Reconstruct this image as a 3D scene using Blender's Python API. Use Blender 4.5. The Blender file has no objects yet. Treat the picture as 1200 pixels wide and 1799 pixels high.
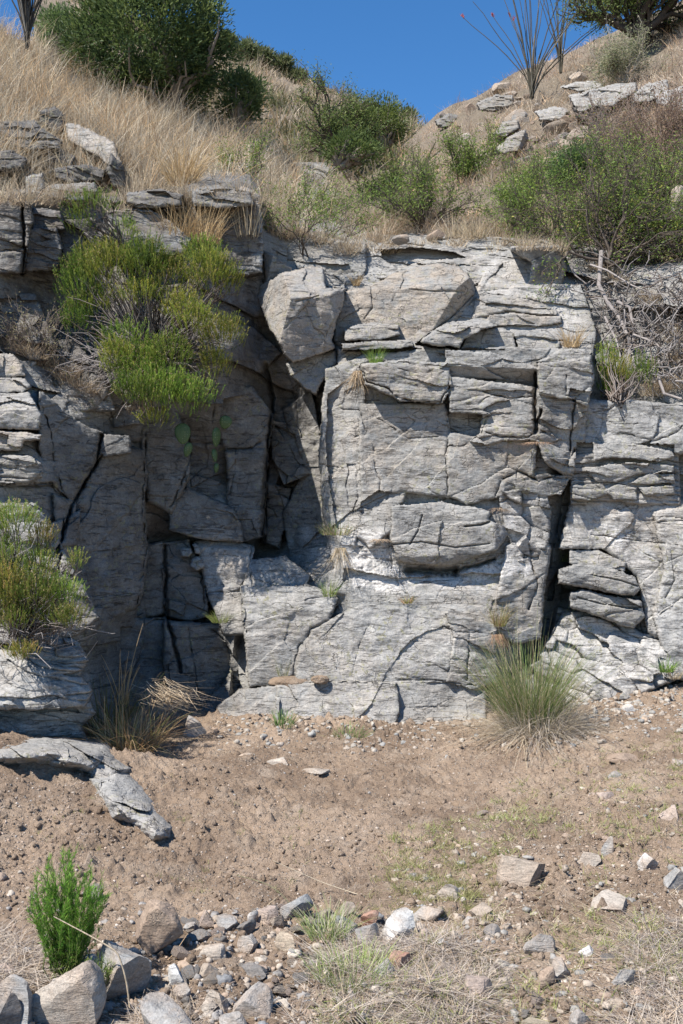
import bpy, math, random
import numpy as np
from mathutils import Vector

# ---------------------------------------------------------------- camera, sky, sun, exposure
CAMZ, F, CX, CY = 1.6, 1749.0, 600.0, 899.5
scene = bpy.context.scene
cam_d = bpy.data.cameras.new('camera'); cam = bpy.data.objects.new('camera', cam_d)
scene.collection.objects.link(cam); scene.camera = cam
cam.location = (0, 0, CAMZ); cam.rotation_euler = (math.radians(90), 0, 0)
cam_d.sensor_fit = 'VERTICAL'; cam_d.sensor_height = 36.0; cam_d.lens = 35.0
cam_d.clip_start = 0.05; cam_d.clip_end = 3000
SUN_EL, SUN_AZ = math.radians(54), math.radians(51)      # azimuth: to the left of straight-behind the camera
S = Vector((-math.sin(SUN_AZ)*math.cos(SUN_EL), -math.cos(SUN_AZ)*math.cos(SUN_EL), math.sin(SUN_EL)))
world = bpy.data.worlds.new("World"); scene.world = world; world.use_nodes = True
nt = world.node_tree
bg = nt.nodes['Background']
sky = nt.nodes.new('ShaderNodeTexSky'); sky.sky_type = 'NISHITA'; sky.sun_disc = False
sky.sun_elevation = SUN_EL; sky.sun_rotation = math.atan2(S.x, S.y)
sky.altitude = 1500; sky.air_density = 1.0; sky.dust_density = 0.0; sky.ozone_density = 3.5
nt.links.new(sky.outputs[0], bg.inputs[0]); bg.inputs[1].default_value = 0.112
hs = nt.nodes.new('ShaderNodeHueSaturation'); hs.inputs['Saturation'].default_value = 1.24; nt.links.new(sky.outputs[0], hs.inputs['Color']); nt.links.new(hs.outputs[0], bg.inputs[0])
sun_d = bpy.data.lights.new('sun', 'SUN'); sun_d.energy = 4.9; sun_d.angle = math.radians(0.53); sun_d.color = (1.0, 0.955, 0.89)
sun = bpy.data.objects.new('sun', sun_d); scene.collection.objects.link(sun)
sun.rotation_euler = S.to_track_quat('Z', 'Y').to_euler()
vs = scene.view_settings; vs.view_transform = 'Standard'; vs.look = 'None'; vs.exposure = 0.76; vs.gamma = 1.0
scene.cycles.max_bounces = 6; scene.cycles.diffuse_bounces = 2; scene.cycles.transparent_max_bounces = 4

# ---------------------------------------------------------------- noise, polygons, meshes
rng = np.random.default_rng(7)
random.seed(7)
_perm = rng.permutation(4096).astype(np.int64)
_val = rng.random(4096)
def _h(i, j, k):
    return _perm[(_perm[(_perm[i & 4095] + j) & 4095] + k) & 4095]
def vnoise(x, y, z):
    xi, yi, zi = np.floor(x).astype(np.int64), np.floor(y).astype(np.int64), np.floor(z).astype(np.int64)
    fx, fy, fz = x-xi, y-yi, z-zi
    fx, fy, fz = fx*fx*(3-2*fx), fy*fy*(3-2*fy), fz*fz*(3-2*fz)
    r = 0
    for a in (0, 1):
        wx = fx if a else 1-fx
        for b in (0, 1):
            wy = fy if b else 1-fy
            for c in (0, 1):
                r = r + _val[_h(xi+a, yi+b, zi+c)]*wx*wy*(fz if c else 1-fz)
    return r*2-1
def fbm(x, y, z, o=4, ridged=False):
    r, a, s = 0, 1.0, 0
    for i in range(o):
        n = vnoise(x*2**i+17*i, y*2**i+5*i, z*2**i+31*i)
        if ridged: n = 1-2*np.abs(n)
        r = r+n*a; s += a; a *= 0.5
    return r/s
def voro(u, v, seed=0):
    """jittered cells: F1, F2, random a, random b, local coordinates in the nearest cell"""
    ui, vi = np.floor(u).astype(np.int64), np.floor(v).astype(np.int64)
    F1 = np.full(u.shape, 9.0); F2 = F1.copy(); A = np.zeros(u.shape); B = A.copy(); C = A.copy(); LU = A.copy(); LV = A.copy()
    for a in (-1, 0, 1):
        for b in (-1, 0, 1):
            h = _h(ui+a, vi+b, np.int64(seed))
            cu = ui+a+0.5+0.84*(_val[h]-0.5); cv = vi+b+0.5+0.84*(_val[(h*7+3) & 4095]-0.5)
            du, dv = u-cu, v-cv; d = np.sqrt(du*du+dv*dv)
            n = d < F1
            F2 = np.where(n, F1, np.minimum(F2, d)); F1 = np.where(n, d, F1)
            A = np.where(n, _val[(h*13+1) & 4095], A); B = np.where(n, _val[(h*29+5) & 4095], B); C = np.where(n, _val[(h*41+9) & 4095], C)
            LU = np.where(n, du, LU); LV = np.where(n, dv, LV)
    return F1, F2, A, B, C, LU, LV
def slabs(X, Z, ln, ht, dip=0.0, amp=0.05, crack=0.03, tilt=0.15, seed=0, cw=0.012):
    w1 = fbm(X*2.2, Z*2.2, X*0+seed, 4)*0.2; w2 = fbm(X*2.2+9, Z*2.2, X*0+seed, 4)*0.08
    x, z = X+w1, Z+w2+dip*X
    F1, F2, A, B, C, LU, LV = voro(x/ln, z/ht, seed)
    e = (F2-F1)*0.5*min(ln, ht)
    crack = crack*np.clip(fbm(X*2.1+seed, Z*2.8, X*0+seed*3.7, 3)*4+.35, 0, 1.6)
    return -(A-0.5)*2*amp + (B-0.5)*2*tilt*LU*ln + (C-0.5)*2*tilt*LV*ht + crack*np.exp(-(e/cw)**1.4)
def psd(px, py, poly):
    """signed distance (pixels, positive inside)"""
    P = np.array(poly, float); d = np.full(px.shape, 1e9); ins = np.zeros(px.shape, bool)
    for i in range(len(P)):
        a, b = P[i-1], P[i]; e = b-a
        wx, wy = px-a[0], py-a[1]
        t = np.clip((wx*e[0]+wy*e[1])/max(e@e, 1e-9), 0, 1)
        d = np.minimum(d, (wx-e[0]*t)**2+(wy-e[1]*t)**2)
        c = ((a[1] > py) != (b[1] > py)) & (px < (b[0]-a[0])*(py-a[1])/((b[1]-a[1]) or 1e-9)+a[0])
        ins ^= c
    return np.where(ins, 1, -1)*np.sqrt(d)
def pline(px, py, pts):
    d = np.full(px.shape, 1e9)
    for i in range(1, len(pts)):
        a, b = np.array(pts[i-1], float), np.array(pts[i], float); e = b-a
        wx, wy = px-a[0], py-a[1]
        t = np.clip((wx*e[0]+wy*e[1])/max(e@e, 1e-9), 0, 1)
        d = np.minimum(d, (wx-e[0]*t)**2+(wy-e[1]*t)**2)
    return np.sqrt(d)
class Tps:
    def __init__(s, pts, lam=1e-4):
        p = np.array(pts, float); s.c = p[:, :2]/200.0; n = len(p)
        K = s.k(s.c, s.c)+lam*np.eye(n)*10
        A = np.zeros((n+3, n+3)); A[:n, :n] = K; A[:n, n] = 1; A[:n, n+1:] = s.c; A[n, :n] = 1; A[n+1:, :n] = s.c.T
        s.w = np.linalg.solve(A, np.r_[p[:, 2], 0, 0, 0])
    def k(s, a, b):
        r2 = ((a[:, None]-b[None])**2).sum(-1)
        return 0.5*r2*np.log(r2+1e-9)
    def __call__(s, x, y):
        sh = np.shape(x); q = np.stack([np.ravel(x), np.ravel(y)], 1)/200.0
        out = np.zeros(len(q)); n = len(s.c)
        for i in range(0, len(q), 20000):
            qq = q[i:i+20000]; out[i:i+20000] = s.k(qq, s.c)@s.w[:n]+s.w[n]+qq@s.w[n+1:]
        return out.reshape(sh)
def W(px, py, Y):
    return np.stack([(px-CX)*Y/F, Y+0*px, CAMZ-(py-CY)*Y/F], -1)
def at(px, py, Y): return Vector(((px-CX)*Y/F, Y, CAMZ-(py-CY)*Y/F))

def mesh_from(name, V, faces, attr=None, smooth=True, sharp=None, mats=(), mi=None):
    """faces: (N,k) int array or list of such arrays"""
    fl = faces if isinstance(faces, list) else [faces]
    me = bpy.data.meshes.new(name)
    V = np.asarray(V, np.float32).reshape(-1, 3)
    me.vertices.add(len(V)); me.vertices.foreach_set('co', V.ravel())
    nl = sum(f.size for f in fl); nf = sum(len(f) for f in fl)
    me.loops.add(nl); me.polygons.add(nf)
    me.loops.foreach_set('vertex_index', np.concatenate([f.ravel() for f in fl]).astype(np.int32))
    st, s0 = [], 0
    for f in fl:
        st.append(s0+np.arange(len(f))*f.shape[1]); s0 += f.size
    me.polygons.foreach_set('loop_start', np.concatenate(st).astype(np.int32))
    if smooth: me.polygons.foreach_set('use_smooth', np.ones(nf, bool))
    if attr is not None:
        for k, a in attr.items():
            at_ = me.attributes.new(k, 'FLOAT_COLOR', 'POINT')
            a = np.asarray(a, np.float32); a = np.concatenate([a, np.ones((len(a), 1), np.float32)], 1)
            at_.data.foreach_set('color', a.ravel())
    for m in mats: me.materials.append(m)
    if mi is not None: me.polygons.foreach_set('material_index', np.asarray(mi, np.int32))
    me.update(calc_edges=True); me.validate(verbose=False)
    if sharp: me.set_sharp_from_angle(angle=math.radians(sharp))
    return me
def link(name, me, parent=None, label=None, cat=None, group=None, kind=None, loc=None):
    o = bpy.data.objects.new(name, me); scene.collection.objects.link(o)
    if loc is not None: o.location = loc
    if parent: o.parent = parent
    if label: o['label'] = label
    if cat: o['category'] = cat
    if group: o['group'] = group
    if kind: o['kind'] = kind
    return o
def thing(name, loc, label, cat, group=None):
    return link(name, None, None, label, cat, group, 'thing', loc=loc)
def gridfaces(ny, nx, keep=None):
    i = np.arange(ny*nx).reshape(ny, nx)
    q = np.stack([i[:-1, :-1], i[1:, :-1], i[1:, 1:], i[:-1, 1:]], -1)
    if keep is not None:
        k = keep[:-1, :-1] & keep[1:, :-1] & keep[1:, 1:] & keep[:-1, 1:]; q = q[k]
    return q.reshape(-1, 4)
def compact(V, Fc, *extra):
    u, inv = np.unique(Fc, return_inverse=True)
    return (V[u], inv.reshape(Fc.shape))+tuple(e[u] for e in extra)

# ---------------------------------------------------------------- materials
def mat(name):
    m = bpy.data.materials.new(name); m.use_nodes = True
    n = m.node_tree; n.nodes.clear(); return m, n
def nd(n, t, ins=None, **kw):
    x = n.nodes.new(t)
    for k, v in kw.items(): setattr(x, k, v)
    for k, v in (ins or {}).items():
        if isinstance(v, bpy.types.NodeSocket): n.links.new(v, x.inputs[k])
        else: x.inputs[k].default_value = v
    return x
def ramp(n, fac, stops):
    r = nd(n, 'ShaderNodeValToRGB', {0: fac}); e = r.color_ramp.elements
    while len(e) > 1: e.remove(e[-1])
    e[0].position = stops[0][0]; c = stops[0][1]; e[0].color = (*c, 1) if isinstance(c, tuple) else (c, c, c, 1)
    for p, c in stops[1:]:
        x = e.new(p); x.color = (*c, 1) if isinstance(c, tuple) else (c, c, c, 1)
    return r.outputs[0]
def mixc(n, fac, a, b, mode='MIX'):
    x = n.nodes.new('ShaderNodeMix'); x.data_type = 'RGBA'; x.blend_type = mode
    for s, v in ((0, fac), (6, a), (7, b)):
        if isinstance(v, bpy.types.NodeSocket): n.links.new(v, x.inputs[s])
        else: x.inputs[s].default_value = v if s == 0 else (*v, 1)
    return x.outputs[2]
def math_(n, op, a, b=0.0, clamp=False):
    x = nd(n, 'ShaderNodeMath', {0: a, 1: b}, operation=op); x.use_clamp = clamp; return x.outputs[0]
def noise(n, co, scale, detail=5, rough=0.6, dist=0.0):
    return nd(n, 'ShaderNodeTexNoise', {'Vector': co, 'Scale': scale, 'Detail': detail, 'Roughness': rough, 'Distortion': dist}).outputs['Fac']
def mapping(n, co, sc=(1, 1, 1), rot=(0, 0, 0)):
    return nd(n, 'ShaderNodeMapping', {0: co, 'Rotation': rot, 'Scale': sc}).outputs[0]

def rock_mat(name, stone=False):
    m, n = mat(name)
    co = nd(n, 'ShaderNodeTexCoord').outputs['Object']
    if stone:
        oi = nd(n, 'ShaderNodeObjectInfo')
        co = nd(n, 'ShaderNodeVectorMath', {0: co, 1: oi.outputs['Location']}, operation='ADD').outputs[0]
    fol = mapping(n, nd(n, 'ShaderNodeVectorMath', {0: co, 1: nd(n, 'ShaderNodeVectorMath', {0: nd(n, 'ShaderNodeTexNoise', {'Vector': co, 'Scale': 1.6, 'Detail': 3.0}).outputs['Color'], 'Scale': .22}, operation='SCALE').outputs[0]}, operation='ADD').outputs[0], (2.2, 2.2, 13), (0, math.radians(9), 0))
    n1 = noise(n, co, 1.3, 4, 0.55); n2 = noise(n, fol, 2.2, 8, 0.68, 0.6); n3 = noise(n, co, 55, 4, 0.7); n4 = noise(n, co, 7, 6, 0.65)
    n5 = noise(n, fol, 7.0, 5, 0.7, 0.4)
    if stone:
        base = mixc(n, 0.2, oi.outputs['Color'], (0.38, 0.33, 0.28))
        base = mixc(n, ramp(n, n4, [(0.42, 0.0), (0.62, 0.75)]), base, (0.37, 0.285, 0.215))
        base = mixc(n, 0.75, base, ramp(n, n2, [(0.25, 0.62), (0.5, 0.92), (0.75, 1.2)]), 'MULTIPLY')
        tint = None
    else:
        base = ramp(n, n2, [(0.2, (0.165, 0.158, 0.148)), (0.42, (0.25, 0.244, 0.23)), (0.6, (0.305, 0.298, 0.28)), (0.82, (0.40, 0.39, 0.366))])
        tint = nd(n, 'ShaderNodeAttribute', attribute_name='tint')
        sep = nd(n, 'ShaderNodeSeparateColor', {0: tint.outputs['Color']}).outputs
        # tan / ochre staining
        ft = math_(n, 'MULTIPLY', ramp(n, n4, [(0.36, 0.0), (0.58, 1.0)]), math_(n, 'ADD', ramp(n, n1, [(0.40, 0.05), (0.66, 0.65)]), sep[0]), True)
        base = mixc(n, ft, base, mixc(n, 0.55, (0.42, 0.315, 0.215), base))
        # slate-blue patches
        fb = math_(n, 'MULTIPLY', ramp(n, noise(n, co, 2.6, 4), [(0.5, 0.0), (0.68, 1.0)]), 0.5)
        mott = noise(n, co, 3.2, 7, 0.72)
        base = mixc(n, 0.9, base, ramp(n, mott, [(0.28, 0.62), (0.5, 1.0), (0.7, 1.22)]), 'MULTIPLY')
        base = mixc(n, fb, base, mixc(n, 0.5, (0.155, 0.175, 0.195), base))
        # caliche / calcite white
        fw = math_(n, 'MULTIPLY', ramp(n, noise(n, co, 9, 8, 0.75), [(0.38, 0.0), (0.56, 1.0)]), sep[1], True)
        base = mixc(n, fw, base, (0.56, 0.53, 0.495))
        vein = nd(n, 'ShaderNodeTexVoronoi', {'Vector': nd(n, 'ShaderNodeVectorMath', {0: co, 1: nd(n, 'ShaderNodeTexNoise', {'Vector': co, 'Scale': 2.5}).outputs['Color']}, operation='ADD').outputs[0], 'Scale': 0.9}, feature='DISTANCE_TO_EDGE').outputs['Distance']
        base = mixc(n, math_(n, 'MULTIPLY', ramp(n, vein, [(0.0, 0.22), (0.006, 0.0)]), ramp(n, n1, [(0.45, 0.0), (0.6, 1.0)])), base, (0.6, 0.58, 0.55))
        # dark varnish, plus recess and left-wall shade put into the colour
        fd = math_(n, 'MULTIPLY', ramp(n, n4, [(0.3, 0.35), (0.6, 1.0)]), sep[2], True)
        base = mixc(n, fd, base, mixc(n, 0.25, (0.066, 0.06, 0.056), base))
        wv = noise(n, mapping(n, co, (5.5, 5.5, .55)), 1.0, 5, 0.65)
        base = mixc(n, math_(n, 'MULTIPLY', ramp(n, wv, [(0.5, 0.0), (0.66, 0.5)]), ramp(n, noise(n, co, .9, 2), [(0.45, 0.0), (0.6, 1.0)])), base, mixc(n, 0.5, (0.13, 0.12, 0.11), base))
        # lichen specks, ochre green and black
        li = math_(n, 'MULTIPLY', ramp(n, noise(n, co, 26, 4, 0.6), [(0.56, 0.0), (0.64, 0.75)]), ramp(n, noise(n, co, 2.1, 3), [(0.45, 0.0), (0.6, 1.0)]))
        base = mixc(n, li, base, (0.25, 0.235, 0.135))
        base = mixc(n, ramp(n, noise(n, co, 42, 3, 0.6), [(0.64, 0.0), (0.7, 0.7)]), base, (0.09, 0.085, 0.08))
    base = mixc(n, 0.8, base, ramp(n, n3, [(0.25, 0.66), (0.5, 1.0), (0.75, 1.26)]), 'MULTIPLY')
    base = mixc(n, 0.35, base, ramp(n, n5, [(0.3, 0.66), (0.45, 1.0), (0.8, 1.15)]), 'MULTIPLY')
    # hairline fractures
    cr = nd(n, 'ShaderNodeTexVoronoi', {'Vector': nd(n, 'ShaderNodeVectorMath', {0: mapping(n, co, (1, 1, 2.4), (0, 0.1, 0)), 1: nd(n, 'ShaderNodeTexNoise', {'Vector': co, 'Scale': 3.5, 'Detail': 5}).outputs['Color']}, operation='ADD').outputs[0], 'Scale': 1.7 if not stone else 4}, feature='DISTANCE_TO_EDGE').outputs['Distance']
    crk = math_(n, 'MULTIPLY', ramp(n, cr, [(0.0, 1.0), (0.013, 0.0)]), ramp(n, n4, [(0.45, 0.0), (0.6, 1.0)]))
    base = mixc(n, math_(n, 'MULTIPLY', crk, 0.4 if not stone else 0.12), base, (0.10, 0.09, 0.08))
    # hairline bedding partings and a second, steeper joint set
    def lines(rot, sc, width, thr, sd):
        v = nd(n, 'ShaderNodeVectorMath', {0: mapping(n, co, sc, rot), 1: (sd, sd*2.3, sd*.7)}, operation='ADD').outputs[0]
        k = noise(n, v, 1.0, 5, 0.55, 0.3); d = math_(n, 'ABSOLUTE', math_(n, 'SUBTRACT', k, 0.5))
        return math_(n, 'MULTIPLY', ramp(n, d, [(0.0, 1.0), (width, 0.0)]), ramp(n, noise(n, v, 1.7, 4, 0.6), [(thr, 0.0), (thr+.09, 1.0)]))
    hl = math_(n, 'MAXIMUM', lines((0, math.radians(6), 0), (1.3, 1.3, 11.0), .010, .47, 3.0), lines((0, math.radians(-8), 0), (2.6, 2.6, 22.0), .014, .52, 9.0))
    hl = math_(n, 'MAXIMUM', hl, math_(n, 'MULTIPLY', lines((0, math.radians(58), .4), (1.4, 1.4, 5.0), .007, .55, 17.0), 0.8))
    base = mixc(n, math_(n, 'MULTIPLY', hl, 0.52 if not stone else 0.25), base, (0.055, 0.048, 0.042))
    gr = noise(n, co, 150, 3, 0.7)
    base = mixc(n, 0.8, base, ramp(n, gr, [(0.25, 0.62), (0.5, 1.0), (0.75, 1.35)]), 'MULTIPLY')
    h = math_(n, 'ADD', math_(n, 'MULTIPLY', n2, math_(n, 'ADD', 0.12, ramp(n, n1, [(0.45, 0.0), (0.65, 0.5)]))), math_(n, 'MULTIPLY', n5, 0.22))
    h = math_(n, 'ADD', h, math_(n, 'MULTIPLY', n4, 0.8)); h = math_(n, 'ADD', h, math_(n, 'MULTIPLY', n3, 0.16))
    h = math_(n, 'SUBTRACT', h, math_(n, 'MULTIPLY', crk, 0.5 if not stone else 0.15)); h = math_(n, 'SUBTRACT', h, math_(n, 'MULTIPLY', hl, 0.45 if not stone else 0.1))
    h = math_(n, 'ADD', h, math_(n, 'MULTIPLY', gr, 0.12))
    bp = nd(n, 'ShaderNodeBump', {'Height': h, 'Distance': 0.03 if not stone else 0.022, 'Strength': 0.9})
    b = nd(n, 'ShaderNodeBsdfPrincipled', {'Base Color': base, 'Roughness': 0.85, 'Normal': bp.outputs[0], 'Specular IOR Level': 0.3})
    o = nd(n, 'ShaderNodeOutputMaterial', {0: b.outputs[0]}); return m
M_ROCK = rock_mat('weathered_gneiss'); M_STONE = rock_mat('loose_stone', True)

def soil_mat(name, c1, c2, c3, bump=0.02):
    m, n = mat(name)
    co = nd(n, 'ShaderNodeTexCoord').outputs['Object']
    n1 = noise(n, co, 1.1, 6, 0.65); n2 = noise(n, co, 5, 8, 0.75); n3 = noise(n, co, 70, 6, 0.75); n4 = noise(n, co, 22, 5, 0.7)
    base = mixc(n, ramp(n, n1, [(0.42, 0.0), (0.58, 1.0)]), c1, c2)
    base = mixc(n, ramp(n, n2, [(0.5, 0.0), (0.72, 0.8)]), base, c3)
    base = mixc(n, 0.75, base, ramp(n, n3, [(0.25, 0.55), (0.5, 1.0), (0.8, 1.3)]), 'MULTIPLY')
    v = nd(n, 'ShaderNodeTexVoronoi', {'Vector': co, 'Scale': 60.0}); vd = v.outputs['Distance']
    pc = nd(n, 'ShaderNodeSeparateColor', {0: v.outputs['Color']}).outputs[0]
    peb = math_(n, 'MULTIPLY', ramp(n, vd, [(0.25, 1.0), (0.4, 0.0)]), ramp(n, pc, [(0.72, 0.0), (0.76, 1.0)]))
    base = mixc(n, math_(n, 'MULTIPLY', peb, 0.7), base, (0.42, 0.36, 0.30))
    h = math_(n, 'ADD', n3, math_(n, 'MULTIPLY', n4, 1.4)); h = math_(n, 'ADD', h, math_(n, 'MULTIPLY', peb, 0.5))
    bp = nd(n, 'ShaderNodeBump', {'Height': h, 'Distance': bump, 'Strength': 1.0})
    b = nd(n, 'ShaderNodeBsdfPrincipled', {'Base Color': base, 'Roughness': 0.95, 'Normal': bp.outputs[0], 'Specular IOR Level': 0.15})
    nd(n, 'ShaderNodeOutputMaterial', {0: b.outputs[0]}); return m
M_SOIL = soil_mat('dry_soil', (0.40, 0.298, 0.215), (0.26, 0.187, 0.132), (0.48, 0.39, 0.305), 0.022)
M_HILL = soil_mat('stony_hillside_soil', (0.34, 0.27, 0.20), (0.29, 0.235, 0.17), (0.42, 0.35, 0.27), 0.05)

def plant_mat(name, trans=0.3, rough=0.6, spec=0.25):
    m, n = mat(name)
    a = nd(n, 'ShaderNodeAttribute', attribute_name='col').outputs['Color']
    b = nd(n, 'ShaderNodeBsdfPrincipled', {'Base Color': a, 'Roughness': rough, 'Specular IOR Level': spec})
    out = b.outputs[0]
    if trans:
        t = nd(n, 'ShaderNodeBsdfTranslucent', {0: a}); out = nd(n, 'ShaderNodeMixShader', {0: trans, 1: out, 2: t.outputs[0]}).outputs[0]
    nd(n, 'ShaderNodeOutputMaterial', {0: out}); return m
M_LEAF = plant_mat('leaf', 0.4); M_GRASS = plant_mat('dry_grass_blade', 0.28, 0.7, 0.15)
def bark_mat(name):
    m, n = mat(name)
    a = nd(n, 'ShaderNodeAttribute', attribute_name='col').outputs['Color']
    co = nd(n, 'ShaderNodeTexCoord').outputs['Object']
    k = noise(n, mapping(n, co, (60, 60, 12)), 1.0, 4, 0.7)
    c = mixc(n, 0.8, a, ramp(n, k, [(0.3, 0.55), (0.5, 1.0), (0.75, 1.35)]), 'MULTIPLY')
    b = nd(n, 'ShaderNodeBsdfPrincipled', {'Base Color': c, 'Roughness': 0.85, 'Specular IOR Level': 0.2, 'Normal': nd(n, 'ShaderNodeBump', {'Height': k, 'Distance': 0.006}).outputs[0]})
    nd(n, 'ShaderNodeOutputMaterial', {0: b.outputs[0]}); return m
M_BARK = bark_mat('bark')
# ---------------------------------------------------------------- the cliff
CLIFF = Tps([(-400,250,7.2),(-400,600,6.2),(-150,600,6.7),(-400,900,6.0),(-400,1345,6.0),
 (0,340,8.0),(0,470,7.8),(0,610,7.4),(0,760,6.95),(0,880,6.85),(0,1050,6.75),(0,1345,6.6),
 (120,340,8.6),(120,480,8.4),(120,620,8.1),(120,760,7.55),(110,900,7.3),(110,1050,7.25),(130,1345,7.0),
 (235,760,8.2),(240,900,8.25),(240,1050,8.3),(210,1200,8.1),(200,1345,7.2),
 (285,960,8.85),(300,1100,8.75),(300,1240,8.3),(300,1345,7.1),(400,1150,8.25),(400,1262,7.62),(400,1345,7.0),
 (260,690,7.95),(350,670,8.1),(410,610,8.3),(330,775,8.6),(330,900,8.55),(430,740,8.55),(430,900,8.7),(468,800,9.3),(470,930,9.2),(500,800,9.15),(500,900,8.95),(510,700,9.1),  # unseen bulge behind the hanging shrub, shaped to shade the recess
 (555,700,8.75),(560,850,8.5),(580,950,8.2),(610,760,8.3),
 (230,400,8.6),(400,370,8.8),(400,500,8.6),(300,600,8.0),(200,660,7.9),(460,600,9.0),(470,480,9.0),
 (640,640,8.35),(800,640,8.25),(1000,640,8.3),(640,900,8.1),(800,900,8.1),(940,900,8.15),(700,1100,7.85),(850,1100,7.9),(930,1000,8.1),
 (500,1050,8.0),(450,1150,8.0),(600,1200,7.85),(800,1200,7.9),(600,1265,7.65),(800,1258,7.8),(600,1345,7.1),(800,1345,7.2),(900,1250,7.9),
 (560,560,8.75),(700,580,8.7),(860,580,8.75),(1000,580,8.8),(600,470,9.3),(800,480,9.2),(950,470,9.4),(700,420,10.3),(850,425,10.2),(960,425,10.2),(500,400,9.4),(560,400,9.8),
 (700,360,11.2),(900,360,11.2),(400,320,9.4),(200,300,9.0),(1050,430,9.8),(1200,430,9.0),(1050,360,10.6),(1200,360,9.8),
 (1050,600,8.9),(1130,640,8.6),(1200,620,8.5),(1060,720,8.6),(1200,720,8.4),(1110,880,8.35),(1200,900,8.25),(1110,1100,8.2),(1200,1190,8.15),(1000,1205,8.1),(1100,1210,8.1),
 (985,1000,8.55),(975,1100,8.4),(1020,850,9.1),(1000,1345,7.3),(1200,1345,7.3),(1600,400,8.5),(1600,900,7.6),(1600,1345,6.9)])

TOPL = [(-400,345),(0,346),(60,336),(120,344),(180,352),(300,345),(340,322),(440,324),(458,350),(470,392),(560,408),(620,424),(700,418),(850,416),(960,420),(1040,440),(1100,470),(1200,470),(1600,460)]
def interp(p, x):
    p = np.array(p, float); return np.interp(x, p[:, 0], p[:, 1])
NT = (0, 0, 0)
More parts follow.
